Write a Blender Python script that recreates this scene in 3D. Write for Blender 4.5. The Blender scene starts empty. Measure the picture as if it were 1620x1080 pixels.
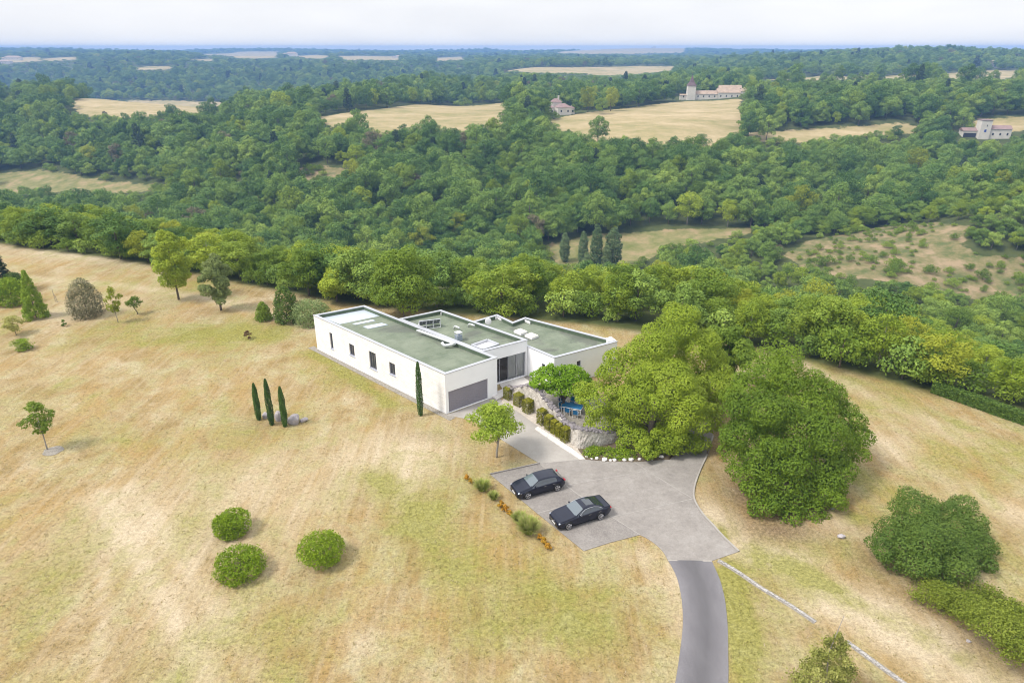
import bpy, math, random
import numpy as np
from mathutils import Vector

# ------------------------------------------------------------------ camera, sky, sun, exposure
SC = bpy.context.scene
COL = SC.collection
CAM_H, CAM_T, CAM_F = 34.3, math.radians(23.25), 1080.0      # height, tilt, focal length in pixels of a 1620 px wide picture
cd = bpy.data.cameras.new("camera")
cam = bpy.data.objects.new("camera", cd); COL.objects.link(cam)
cam.location = (0, 0, CAM_H); cam.rotation_euler = (math.pi/2 - CAM_T, 0, 0)
cd.sensor_width = 36; cd.lens = 36*CAM_F/1620; cd.clip_start = 0.5; cd.clip_end = 60000
SC.camera = cam

SUN_EL, SUN_AZ = math.radians(52), math.radians(250)        # azimuth clockwise from +Y
w = bpy.data.worlds.new("World"); SC.world = w; w.use_nodes = True
nt = w.node_tree; N = nt.nodes; L = nt.links; N.clear()
out = N.new("ShaderNodeOutputWorld"); mixs = N.new("ShaderNodeMixShader")
b1 = N.new("ShaderNodeBackground"); b2 = N.new("ShaderNodeBackground")
sky = N.new("ShaderNodeTexSky"); sky.sky_type = 'NISHITA'; sky.sun_disc = False
sky.sun_elevation = SUN_EL; sky.sun_rotation = SUN_AZ; sky.air_density = 1.0; sky.dust_density = 2.0
L.new(sky.outputs[0], b1.inputs[0]); b1.inputs[1].default_value = 0.09
tc = N.new("ShaderNodeTexCoord"); mp = N.new("ShaderNodeMapping"); mp.inputs["Scale"].default_value = (2.2, 2.2, 9)
nz = N.new("ShaderNodeTexNoise"); nz.inputs["Scale"].default_value = 1.6; nz.inputs["Detail"].default_value = 6
L.new(tc.outputs["Generated"], mp.inputs[0]); L.new(mp.outputs[0], nz.inputs[0])
cr = N.new("ShaderNodeValToRGB")
cr.color_ramp.elements[0].position = 0.3; cr.color_ramp.elements[0].color = (0.82, 0.835, 0.88, 1)
cr.color_ramp.elements[1].position = 0.7; cr.color_ramp.elements[1].color = (0.985, 0.985, 1.0, 1)
L.new(nz.outputs[0], cr.inputs[0]); L.new(cr.outputs[0], b2.inputs[0])
sp = N.new("ShaderNodeSeparateXYZ"); L.new(tc.outputs["Generated"], sp.inputs[0])
mr = N.new("ShaderNodeMapRange"); mr.inputs[1].default_value = 0; mr.inputs[2].default_value = 1
mr.inputs[3].default_value = 0.575; mr.inputs[4].default_value = 1.0      # an overcast sky is brighter overhead
L.new(sp.outputs[2], mr.inputs[0]); L.new(mr.outputs[0], b2.inputs[1])
mixs.inputs[0].default_value = 0.93
L.new(b1.outputs[0], mixs.inputs[1]); L.new(b2.outputs[0], mixs.inputs[2]); L.new(mixs.outputs[0], out.inputs[0])

sl = bpy.data.lights.new("sun", 'SUN'); sl.energy = 2.1; sl.angle = math.radians(14); sl.color = (1.0, 0.95, 0.88)
sun = bpy.data.objects.new("sun", sl); COL.objects.link(sun)
sd = Vector((math.sin(SUN_AZ)*math.cos(SUN_EL), math.cos(SUN_AZ)*math.cos(SUN_EL), math.sin(SUN_EL)))
sun.rotation_euler = sd.to_track_quat('Z', 'Y').to_euler(); sun.location = (-60, 20, 90)

vs = SC.view_settings; vs.view_transform = 'Standard'; vs.look = 'None'; vs.exposure = 0.9; vs.gamma = 1; vs.use_curve_mapping = False
SC.cycles.max_bounces = 6; SC.cycles.diffuse_bounces = 3; SC.cycles.glossy_bounces = 2; SC.cycles.transmission_bounces = 4
SC.cycles.transparent_max_bounces = 12; SC.cycles.volume_bounces = 0; SC.cycles.use_denoising = True
SC.cycles.denoising_input_passes = 'RGB_ALBEDO_NORMAL'; SC.cycles.denoising_prefilter = 'ACCURATE'; SC.cycles.pixel_filter_type = 'BLACKMAN_HARRIS'; SC.cycles.filter_width = 1.05
try: SC.cycles.denoiser = 'OPENIMAGEDENOISE'
except Exception: pass

# ------------------------------------------------------------------ helpers
R = np.random.default_rng(7)
random.seed(5)
CT, ST = math.cos(CAM_T), math.sin(CAM_T)

def ray(u, v):
    x = (u-810)/CAM_F; y = (v-540)/CAM_F
    return x, CT - y*ST, -(ST + y*CT)
def at(u, v, z=0.0):
    x, f, d = ray(u, v); k = (z-CAM_H)/d
    return np.array([x*k, f*k])
def z_at(v, Y):
    _, f, d = ray(810, v); return CAM_H + Y*d/f
def ppm(v, z=0.0):
    _, f, d = ray(810, v); return CAM_F*d/(z-CAM_H)       # pixels per metre
def project(x, y, z):
    fw = y*CT + (CAM_H-z)*ST; dn = (CAM_H-z)*CT - y*ST
    return 810 + CAM_F*x/fw, 540 + CAM_F*dn/fw, fw

def mesh_from(name, V, F, mats=(), mi=None, smooth=False):
    me = bpy.data.meshes.new(name)
    V = np.asarray(V, np.float32)
    if isinstance(F, np.ndarray):
        n, k = F.shape
        me.vertices.add(len(V)); me.vertices.foreach_set("co", V.ravel())
        me.loops.add(n*k); me.loops.foreach_set("vertex_index", F.astype(np.int32).ravel())
        me.polygons.add(n); me.polygons.foreach_set("loop_start", np.arange(0, n*k, k, dtype=np.int32))
        try: me.polygons.foreach_set("loop_total", np.full(n, k, np.int32))
        except Exception: pass
    else:
        me.from_pydata([tuple(map(float, p)) for p in V], [], [tuple(map(int, f)) for f in F])
    for m in mats: me.materials.append(m)
    if mi is not None: me.polygons.foreach_set("material_index", np.asarray(mi, np.int32))
    if smooth: me.polygons.foreach_set("use_smooth", np.ones(len(me.polygons), bool))
    me.update(calc_edges=True); me.validate()
    return me

def link(name, me, parent=None, loc=(0, 0, 0), rz=0.0):
    o = bpy.data.objects.new(name, me); COL.objects.link(o)
    o.location = loc; o.rotation_euler = (0, 0, rz)
    if parent is not None: o.parent = parent
    return o
def tag(o, label=None, cat=None, group=None, kind=None):
    if label: o['label'] = label
    if cat: o['category'] = cat
    if group: o['group'] = group
    if kind: o['kind'] = kind
    return o
def thing(name, loc, label, cat, group=None, rz=0.0):
    o = bpy.data.objects.new(name, None); COL.objects.link(o)
    o.location = loc; o.rotation_euler = (0, 0, rz); o.empty_display_size = 0.3
    return tag(o, label, cat, group)
KIDS = {}
def copy_thing(root, loc, rz=0.0, scale=None, label=None, group=None):
    r = root.copy(); COL.objects.link(r); r.location = loc; r.rotation_euler = (0, 0, rz)
    if scale is not None: r.scale = scale
    if label: r['label'] = label
    if group: r['group'] = group
    for ch in KIDS.setdefault(root.name, [c for c in root.children]):
        c = ch.copy(); COL.objects.link(c); c.parent = r
        for g in KIDS.setdefault(ch.name, [q for q in ch.children]):
            d = g.copy(); COL.objects.link(d); d.parent = c
    return r

class MB:
    """collects shapes, links them as one mesh"""
    def __init__(s): s.v = []; s.f = []
    def add(s, V, F):
        n = len(s.v); s.v += [tuple(map(float, p)) for p in V]; s.f += [tuple(i+n for i in f) for f in F]; return s
    def box(s, x0, x1, y0, y1, z0, z1, ang=0.0, org=(0, 0)):
        c, q = math.cos(ang), math.sin(ang)
        V = [(org[0]+x*c-y*q, org[1]+x*q+y*c, z) for z in (z0, z1) for x, y in ((x0, y0), (x1, y0), (x1, y1), (x0, y1))]
        return s.add(V, [(3, 2, 1, 0), (4, 5, 6, 7), (0, 1, 5, 4), (1, 2, 6, 5), (2, 3, 7, 6), (3, 0, 4, 7)])
    def prism(s, pts, z0, z1):
        n = len(pts); V = [(p[0], p[1], z0) for p in pts]+[(p[0], p[1], z1) for p in pts]
        F = [tuple(range(n-1, -1, -1)), tuple(range(n, 2*n))]+[(i, (i+1) % n, n+(i+1) % n, n+i) for i in range(n)]
        return s.add(V, F)
    def tube(s, path, rad, n=8):
        path = [Vector(p) for p in path]; rad = rad if hasattr(rad, '__len__') else [rad]*len(path)
        V = []; F = []
        for i, p in enumerate(path):
            t = (path[min(i+1, len(path)-1)]-path[max(i-1, 0)]).normalized()
            a = t.cross(Vector((0.3, 0.9, 0.21))).normalized(); b = t.cross(a)
            for k in range(n):
                q = 2*math.pi*k/n; V.append(p+(a*math.cos(q)+b*math.sin(q))*rad[i])
        for i in range(len(path)-1):
            for k in range(n):
                F.append((i*n+k, i*n+(k+1) % n, (i+1)*n+(k+1) % n, (i+1)*n+k))
        F.append(tuple(range(n-1, -1, -1))); m = (len(path)-1)*n; F.append(tuple(range(m, m+n)))
        return s.add(V, F)
    def ell(s, c, r, nu=12, nv=7):
        V = []; F = []
        for j in range(nv+1):
            th = math.pi*j/nv
            for k in range(nu):
                q = 2*math.pi*k/nu
                V.append((c[0]+r[0]*math.sin(th)*math.cos(q), c[1]+r[1]*math.sin(th)*math.sin(q), c[2]+r[2]*math.cos(th)))
        for j in range(nv):
            for k in range(nu):
                F.append((j*nu+k, (j+1)*nu+k, (j+1)*nu+(k+1) % nu, j*nu+(k+1) % nu))
        return s.add(V, F)
    def build(s, name, mat, parent=None, smooth=False, loc=(0, 0, 0), rz=0.0, bevel=0.0):
        me = mesh_from(name, s.v, s.f, [mat], smooth=smooth)
        o = link(name, me, parent, loc, rz)
        if bevel:
            b = o.modifiers.new("bevel", 'BEVEL'); b.width = bevel; b.segments = 2; b.limit_method = 'ANGLE'
        return o

# ------------------------------------------------------------------ materials
def nodes(name):
    m = bpy.data.materials.new(name); m.use_nodes = True; t = m.node_tree; t.nodes.clear()
    o = t.nodes.new("ShaderNodeOutputMaterial"); p = t.nodes.new("ShaderNodeBsdfPrincipled")
    t.links.new(p.outputs[0], o.inputs[0])
    return m, t, p, o
def noise(t, scale, detail=4, rough=0.6, vec=None, dist=0.0):
    n = t.nodes.new("ShaderNodeTexNoise"); n.inputs["Scale"].default_value = scale; n.inputs["Detail"].default_value = detail
    n.inputs["Roughness"].default_value = rough; n.inputs["Distortion"].default_value = dist
    if vec is not None: t.links.new(vec, n.inputs["Vector"])
    return n.outputs[0]
def ramp(t, fac, stops):
    r = t.nodes.new("ShaderNodeValToRGB"); t.links.new(fac, r.inputs[0]); e = r.color_ramp.elements
    while len(e) < len(stops): e.new(0.5)
    for k, (p, c) in enumerate(stops):
        e[k].position = p; e[k].color = (*c, 1) if hasattr(c, '__len__') else (c, c, c, 1)
    return r.outputs[0]
def mixc(t, fac, a, b, mode='MIX'):
    m = t.nodes.new("ShaderNodeMix"); m.data_type = 'RGBA'; m.blend_type = mode
    for s, val in ((m.inputs[0], fac), (m.inputs[6], a), (m.inputs[7], b)):
        if hasattr(val, 'is_linked'): t.links.new(val, s)
        else: s.default_value = (*val, 1) if hasattr(val, '__len__') else val
    return m.outputs[2]
def mth(t, op, a, b=0.0, c=0.0, clamp=False):
    m = t.nodes.new("ShaderNodeMath"); m.operation = op; m.use_clamp = clamp
    for s, val in zip(m.inputs, (a, b, c)):
        if hasattr(val, 'is_linked'): t.links.new(val, s)
        else: s.default_value = val
    return m.outputs[0]
def pos(t, scale=None, rz=0.0):
    g = t.nodes.new("ShaderNodeNewGeometry").outputs["Position"]
    if scale is None: return g
    m = t.nodes.new("ShaderNodeMapping"); m.inputs["Scale"].default_value = scale; m.inputs["Rotation"].default_value = (0, 0, rz)
    t.links.new(g, m.inputs[0]); return m.outputs[0]
def objc(t, scale=None):
    g = t.nodes.new("ShaderNodeTexCoord").outputs["Object"]
    if scale is None: return g
    m = t.nodes.new("ShaderNodeMapping"); m.inputs["Scale"].default_value = scale
    t.links.new(g, m.inputs[0]); return m.outputs[0]
def bump(t, p, h, strength=0.5, dist=0.05):
    b = t.nodes.new("ShaderNodeBump"); b.inputs["Strength"].default_value = strength; b.inputs["Distance"].default_value = dist
    t.links.new(h, b.inputs["Height"]); t.links.new(b.outputs[0], p.inputs["Normal"])

def plain(name, c, rough=0.7, var=0.15, scale=1.5, metal=0.0, spec=0.4, bmp=0.0, bscale=20, coat=0.0):
    m, t, p, o = nodes(name)
    n = noise(t, scale, 6, 0.65, pos(t))
    c = np.array(c); col = ramp(t, n, [(0.25, np.clip(c*(1-var), 0, 1)), (0.75, np.clip(c*(1+var), 0, 1))])
    t.links.new(col, p.inputs["Base Color"]); p.inputs["Roughness"].default_value = rough; p.inputs["Metallic"].default_value = metal
    p.inputs["Specular IOR Level"].default_value = spec; p.inputs["Coat Weight"].default_value = coat
    if bmp: bump(t, p, noise(t, bscale, 5, 0.7, pos(t)), bmp)
    return m

def leafmat(name, dark, mid, light, trans=0.3, rnd=0.45):
    m, t, p, o = nodes(name)
    a = t.nodes.new("ShaderNodeAttribute"); a.attribute_name = "tint"
    oi = t.nodes.new("ShaderNodeObjectInfo").outputs["Random"]
    f = mth(t, 'ADD', mth(t, 'MULTIPLY', a.outputs["Fac"], 1-rnd), mth(t, 'MULTIPLY', oi, rnd))
    col = ramp(t, f, [(0.12, dark), (0.5, mid), (0.9, light)])
    t.links.new(col, p.inputs["Base Color"]); p.inputs["Roughness"].default_value = 0.6; p.inputs["Specular IOR Level"].default_value = 0.2
    tr = t.nodes.new("ShaderNodeBsdfTranslucent"); t.links.new(mixc(t, 0.5, col, light), tr.inputs[0])
    ms = t.nodes.new("ShaderNodeMixShader"); ms.inputs[0].default_value = trans
    t.links.new(p.outputs[0], ms.inputs[1]); t.links.new(tr.outputs[0], ms.inputs[2]); t.links.new(ms.outputs[0], o.inputs[0])
    return m
# ------------------------------------------------------------------ terrain
EDGE = np.array([(-260, 175), (-160, 148), (-94, 125), (-67, 115), (-40, 101), (-24, 93), (-8, 89), (10, 85), (29, 78), (42, 68), (51, 60), (60, 48), (75, 20), (88, -30), (95, -120)], float)
CTRL = []           # x, y, z of the land beyond the hilltop
def c_uv(u, v, z, dz=0.0): p = at(u, v, z); CTRL.append((p[0], p[1], z-dz))
for x, y, z in [(-60, 300, -45), (55, 275, -46), (-200, 370, -45), (-330, 450, -45), (-520, 520, -44), (20, 180, -36), (-60, 180, -34), (-130, 210, -30),
                (-220, 250, -32), (100, 150, -35), (90, 210, -44), (60, 235, -46), (160, 130, -36), (0, 60, 2), (0, 0, 2), (-60, 40, 2), (-90, 90, 1), (40, 20, 2),
                (-40, 90, 0), (-8, 82, 0), (29, 70, 0), (45, 50, 0), (60, 20, 0), (-100, 118, 0), (150, 0, -20), (-200, 60, 6), (-250, 120, 4),
                (-60, 130, -9), (0, 125, -14), (40, 115, -16), (70, 90, -15), (90, 60, -14), (-110, 150, -8), (-170, 180, -8),
                (130, 236, -37), (190, 262, -25), (165, 222, -41), (240, 290, -15), (300, 300, -5), (230, 240, -30), (120, 268, -38), (230, 350, -37), (150, 340, -42), (330, 380, -30),
                (-20, 330, -42), (0, 400, -24), (-60, 425, -21), (60, 400, -22), (100, 420, -18), (-150, 440, -24), (-120, 480, -16), (-87, 617, -13), (0, 600, -12), (118, 612, -10), (177, 640, -9), (39, 530, -13),
                (206, 473, -18), (230, 520, -8), (300, 560, -1), (420, 560, 0), (250, 650, -2), (312, 474, -20), (400, 480, -16), (520, 600, -2),
                (-360, 590, -18), (-306, 615, -15), (-420, 560, -28), (-230, 520, -24), (-500, 650, -14), (-420, 720, -12), (-250, 720, -22), (-700, 700, -10),
                (-700, 1300, -62), (-400, 1200, -60), (-120, 1250, -55), (-600, 1000, -50), (-300, 900, -42), (-1000, 1400, -60), (-900, 1750, -8), (-400, 1800, -8), (-100, 1900, -8), (-1500, 1900, -6),
                (-120, 1000, -14), (60, 950, -8), (200, 900, -8), (100, 800, -16), (-60, 780, -22), (200, 1430, -12), (0, 1430, -14), (350, 1500, -10), (150, 1850, -1), (-50, 1700, -10), (400, 1900, -2),
                (400, 1000, -8), (600, 1000, -7), (800, 1050, -6), (500, 1250, 2), (850, 1500, 20), (650, 1500, 10), (1100, 1550, 14), (1400, 1700, 5), (450, 1550, -2), (700, 780, -4),
                (-2500, 3200, -1), (-1200, 3300, 0), (-300, 3300, 0), (600, 3400, 1), (300, 4300, 14), (700, 4300, 19), (1000, 4400, 13), (1600, 3500, 8), (2600, 3500, 6), (-200, 4500, 4), (-3500, 5100, 24), (-2600, 5150, 10), (-1700, 5150, 22), (-900, 5150, 12), (-200, 5150, 27), (500, 5150, 18), (1200, 5150, 29), (1900, 5150, 14), (2600, 5150, 24), (3600, 5100, 16),
                (-4000, 6000, -2), (0, 6500, -2), (4000, 6000, -2), (0, 9500, -6), (6000, 9500, -6), (-6000, 9500, -6), (1800, 2200, 8), (-1800, 900, -20), (-900, 300, -10), (900, 500, 0), (700, 200, -20), (1500, 1000, 0)]:
    CTRL.append((x, y, z))
CTRL = np.array(CTRL, float)
def _q(x, y):
    r = np.hypot(x, y)+1e-6; k = np.log1p(r/90)/r
    return x*k, y*k
_cx, _cy = _q(CTRL[:, 0], CTRL[:, 1])
def _tps(d2): return 0.5*d2*np.log(d2+1e-9)
_n = len(CTRL); _A = np.zeros((_n+3, _n+3))
_A[:_n, :_n] = _tps((_cx[:, None]-_cx)**2+(_cy[:, None]-_cy)**2)+np.eye(_n)*0.002
_A[:_n, _n] = 1; _A[:_n, _n+1] = _cx; _A[:_n, _n+2] = _cy; _A[_n:, :_n] = _A[:_n, _n:].T
_W = np.linalg.solve(_A, np.concatenate([CTRL[:, 2], [0, 0, 0]]))
def edge_d(x, y):
    """signed distance to the rim of the hilltop lawn, positive outside"""
    best = np.full(np.shape(x), 1e9); sgn = np.ones(np.shape(x))
    for (x0, y0), (x1, y1) in zip(EDGE[:-1], EDGE[1:]):
        dx, dy = x1-x0, y1-y0; l2 = dx*dx+dy*dy
        t = np.clip(((x-x0)*dx+(y-y0)*dy)/l2, 0, 1)
        d = np.hypot(x-x0-t*dx, y-y0-t*dy)
        s = np.where(dx*(y-y0)-dy*(x-x0) > 0, 1.0, -1.0)
        m = d < best; best = np.where(m, d, best); sgn = np.where(m, s, sgn)
    return best*sgn
def sstep(a, b, x): t = np.clip((x-a)/(b-a), 0, 1); return t*t*(3-2*t)
def wav(x, y, s, k):
    return (np.sin(x/s+k)*np.cos(y/s*1.13-k*2.1)+0.6*np.sin(x/s*2.3-y/s*1.7+k*3)+0.4*np.sin(x/s*0.7+y/s*3.1+k))/2
def height(x, y):
    x = np.asarray(x, float); y = np.asarray(y, float); sh = x.shape; xf = x.ravel(); yf = y.ravel(); zf = np.empty(len(xf))
    for i in range(0, len(xf), 40000):
        a, b = xf[i:i+40000], yf[i:i+40000]; qx, qy = _q(a, b)
        z = _W[_n]+_W[_n+1]*qx+_W[_n+2]*qy
        z = z+_tps((qx[:, None]-_cx)**2+(qy[:, None]-_cy)**2)@_W[:_n]
        r = np.hypot(a, b); z = z+np.clip((r-150)/400, 0, 1)*1.6*wav(a, b, 45, 0.4)+np.clip((r-1200)/1500, 0, 1)*7*wav(a, b, 420, 1.7)
        d = edge_d(a, b); k = sstep(-6, 55, d)
        zf[i:i+40000] = z*k+0.0*(1-k)
    return zf.reshape(sh)
def gz(x, y): return float(height(np.array([x]), np.array([y]))[0])
_ts = np.geomspace(20, 6500, 700)
def at_land(u, v):
    x, f, d = ray(u, v)
    h = height(x*_ts, f*_ts); zz = CAM_H+d*_ts; i = int(np.argmax(zz < h))
    if zz[i] >= h[i]: i = len(_ts)-1
    a, b = _ts[i-1], _ts[i]
    for _ in range(14):
        c = (a+b)/2
        if CAM_H+d*c < gz(x*c, f*c): b = c
        else: a = c
    return np.array([x*b, f*b])
def inpoly(x, y, P):
    c = np.zeros(np.shape(x), bool); n = len(P); j = n-1
    for i in range(n):
        xi, yi = P[i]; xj, yj = P[j]
        if yi != yj: c ^= ((yi > y) != (yj > y)) & (x < (xj-xi)*(y-yi)/(yj-yi)+xi)
        j = i
    return c
def land(poly): return np.array([at_land(*p) for p in poly])

FIELD_PX = [
    [(112, 163), (200, 158), (365, 163), (370, 172), (330, 184), (170, 190), (122, 180)],
    [(500, 186), (600, 173), (700, 167), (803, 162), (803, 199), (780, 212), (600, 212), (520, 202)],
    [(868, 190), (905, 182), (1000, 170), (1090, 160), (1172, 156), (1174, 200), (1160, 228), (1070, 242), (1000, 236), (890, 214)],
    [(1180, 210), (1250, 206), (1330, 202), (1455, 196), (1455, 212), (1330, 220), (1200, 225)],
    [(1540, 195), (1560, 187), (1640, 184), (1640, 208), (1545, 212)],
    [(1205, 127), (1300, 120), (1400, 121), (1500, 116), (1640, 111), (1640, 125), (1500, 129), (1300, 130)],
    [(800, 113), (900, 107), (1000, 105), (1068, 105), (1062, 112), (960, 121), (870, 118)],
    [(0, 93), (60, 90), (66, 97), (0, 101)], [(70, 93), (122, 90), (120, 96), (72, 97)], [(320, 86), (380, 82), (440, 82), (436, 92), (380, 93)],
    [(300, 95), (336, 92), (338, 98)], [(212, 107), (272, 105), (270, 111), (218, 111)], [(535, 89), (632, 90), (632, 96), (548, 96)],
    [(455, 89), (500, 86), (522, 90), (500, 94)], [(880, 84), (950, 78), (1050, 74), (1085, 76), (1080, 84), (1020, 85), (940, 86)],
    [(0, 142), (14, 141), (20, 150), (0, 154)], [(690, 92), (730, 90), (735, 95), (690, 97)],
]
FIELDS = [land(p) for p in FIELD_PX]
MEADOW_PX = [
    [(-20, 274), (60, 268), (130, 280), (180, 287), (250, 291), (236, 303), (150, 307), (60, 303), (-20, 312)],
    [(862, 388), (950, 370), (1040, 365), (1195, 361), (1180, 373), (1060, 392), (1010, 418), (890, 428)],
]
MEADOWS = [land(p) for p in MEADOW_PX]
SCRUB_PX = [
    [(1240, 402), (1290, 378), (1400, 358), (1480, 352), (1530, 358), (1520, 390), (1560, 405), (1640, 412), (1640, 478), (1560, 478), (1500, 462), (1420, 446), (1340, 440), (1270, 424)],
    [(455, 276), (490, 262), (560, 268), (575, 290), (540, 308), (470, 300)],
    [(80, 240), (100, 232), (112, 244), (100, 256)],
]
SCRUB = [land(p) for p in SCRUB_PX]
# patches of the dry lawn: (u, v, radius u px, radius v px, strength)
GREEN = [(300, 530, 150, 22, .8), (420, 520, 90, 12, .5), (560, 590, 80, 20, .5), (520, 560, 60, 10, .9), (640, 850, 70, 60, .55), (880, 970, 120, 50, .6), (700, 800, 60, 30, .4), (60, 920, 90, 60, .5),
         (200, 700, 160, 30, .35), (330, 650, 60, 20, .35), (1165, 960, 22, 75, 1.1), (860, 790, 22, 14, 1.2), (1140, 838, 12, 14, 1), (1262, 925, 60, 18, .5), (1225, 900, 60, 14, .6), (1310, 870, 90, 20, .7), (1360, 820, 24, 12, 1.6), (1400, 900, 120, 25, .5), (1440, 620, 200, 40, .4),
         (1560, 740, 140, 60, .45), (250, 450, 140, 14, .5), (760, 1000, 100, 60, .4), (430, 1000, 120, 60, .35), (620, 770, 60, 40, .4), (20, 640, 60, 40, .4), (640, 640, 70, 18, .5), (560, 610, 60, 14, .5), (1005, 850, 8, 6, 1.2), (1200, 1010, 60, 30, .4)]
PALE = [(200, 850, 150, 60, .6), (120, 400, 110, 14, .8), (160, 480, 90, 14, .6), (90, 505, 90, 14, .6), (640, 720, 120, 40, .55), (380, 760, 160, 60, .45), (1330, 960, 120, 24, 1.0), (1240, 880, 90, 20, .9), (1460, 1010, 110, 26, 1.0), (1120, 800, 20, 40, .3), (1050, 940, 26, 60, .6), (1000, 880, 60, 20, .6),
        (1560, 800, 120, 30, .5), (1420, 700, 110, 30, .4), (330, 880, 200, 90, .35), (650, 760, 40, 60, .4), (730, 720, 40, 20, .4), (300, 1000, 90, 70, .4), (1330, 830, 40, 26, .8), (1220, 1000, 70, 50, .4), (1260, 1040, 40, 26, .7)]
DIRT = [(432, 668, 40, 7, .5), (1180, 790, 50, 40, 1.0), (1240, 840, 70, 24, 1.0), (1390, 890, 50, 24, .6), (1490, 950, 70, 22, .7), (985, 715, 60, 10, 1), (680, 690, 60, 10, .4), (1160, 700, 30, 40, .8), (1570, 1020, 60, 30, .6)]
def patch(lst, x, y):
    s = np.zeros(np.shape(x))
    for u, v, ru, rv, k in lst:
        c = at(u, v); e = at(u+ru, v); a = at(u, v-rv); b = at(u, v+rv); rx = abs(e[0]-c[0]); ry = abs(a[1]-b[1])/2
        d2 = ((x-c[0])/rx)**2+((y-(a[1]+b[1])/2)/ry)**2
        s = s+k*np.exp(-d2*1.1)
    return np.clip(s, 0, 1.3)

TRACKS = [([(1128, 815), (1175, 856), (1255, 905), (1340, 955), (1440, 1012), (1560, 1080), (1640, 1130)], 1.7, 1.0), ([(1062, 890), (1084, 950), (1088, 1000), (1080, 1090)], 0.7, .7), ([(25, 388), (120, 400), (230, 420)], 3.0, .8), ([(40, 440), (200, 452), (330, 472), (440, 500), (490, 520)], 1.4, .9),
          ([(160, 780), (230, 900), (300, 1020), (340, 1090)], 0.9, .9), ([(205, 770), (285, 880), (370, 1010), (420, 1090)], 0.8, .6), ([(166, 905), (158, 1000), (152, 1090)], 0.35, .8), ([(620, 690), (560, 760), (480, 800)], 2.2, .4), ([(700, 670), (640, 720), (640, 790)], 1.6, .5), ([(1240, 560), (1400, 640), (1620, 720)], 1.5, .5), ([(1380, 690), (1500, 760), (1640, 830)], 1.2, .5)]
GLINES = [([(1190, 868), (1250, 895), (1330, 935), (1420, 985), (1520, 1040)], 0.8, .9), ([(1160, 895), (1168, 950), (1172, 1010), (1168, 1090)], 0.9, 1.1), ([(500, 560), (560, 600), (620, 640)], 0.7, 1.0), ([(230, 545), (330, 525), (440, 535)], 1.6, .7), ([(720, 860), (800, 900), (900, 950), (950, 1010)], 2.2, .6), ([(590, 760), (660, 830), (700, 900)], 1.8, .6),
          ([(1260, 560), (1420, 630), (1640, 720)], 0.9, .5), ([(1330, 740), (1450, 800), (1640, 900)], 1.4, .5), ([(1112, 815), (1150, 855)], 0.35, 1.2), ([(840, 755), (870, 800)], 0.3, .5)]
def lines(lst, x, y):
    s = np.zeros(np.shape(x))
    for P, wd, k in lst:
        P = [at(*q) for q in P]; best = np.full(np.shape(x), 1e9)
        for a, b in zip(P[:-1], P[1:]):
            d = b-a; t_ = np.clip(((x-a[0])*d[0]+(y-a[1])*d[1])/(d@d), 0, 1); best = np.minimum(best, np.hypot(x-a[0]-t_*d[0], y-a[1]-t_*d[1]))
        s = np.maximum(s, k*np.exp(-(best/wd)**2))
    return s
def graded(lo, hi, d0, d1, step, g):
    a = list(np.arange(d0, d1+1e-6, step))
    s = step
    while a[-1] < hi: s = min(s*(1+g), 260); a.append(a[-1]+s)
    s = step; b = [d0]
    while b[-1] > lo: s = min(s*(1+g), 260); b.append(b[-1]-s)
    return np.array(b[:0:-1]+a)
gx = graded(-5200, 5200, -70, 62, 0.62, 0.018)
gy = graded(-80, 5200, 22, 118, 0.62, 0.0125)
GX, GY = np.meshgrid(gx, gy); GZ = height(GX, GY)
nx, ny = len(gx), len(gy)
ii = np.arange(nx*ny).reshape(ny, nx)
FQ = np.stack([ii[:-1, :-1], ii[:-1, 1:], ii[1:, 1:], ii[1:, :-1]], -1).reshape(-1, 4)
X, Y = GX.ravel(), GY.ravel()
D = edge_d(X, Y)
CW = np.tile(np.gradient(gx), ny); CH = np.repeat(np.gradient(gy), nx)
def sel(polys):
    o = np.zeros(len(X))
    for P in polys:
        m = (X > P[:, 0].min()-CW) & (X < P[:, 0].max()+CW) & (Y > P[:, 1].min()-CH) & (Y < P[:, 1].max()+CH)
        idx = np.nonzero(m)[0]
        acc = sum(inpoly(X[idx]+a*CW[idx], Y[idx]+b*CH[idx], P).astype(float) for a in (-0.7, 0, 0.7) for b in (-0.7, 0, 0.7))/9; o[idx] = np.maximum(o[idx], acc)
    return o
near = D < 10
A = np.zeros((len(X), 4)); B = np.zeros((len(X), 4))
A[:, 0] = 1-sstep(-0.5, 2.0, D)
A[near, 1] = patch(GREEN, X[near], Y[near])+lines(GLINES, X[near], Y[near]); A[near, 2] = patch(PALE, X[near], Y[near])+lines(TRACKS, X[near], Y[near]); A[:, 3] = 1
B[:, 0] = sel(FIELDS); B[:, 1] = np.maximum(sel(MEADOWS), 0.0); B[:, 3] = 1
B[near, 2] = patch(DIRT, X[near], Y[near])
SCR = sel(SCRUB)

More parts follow.
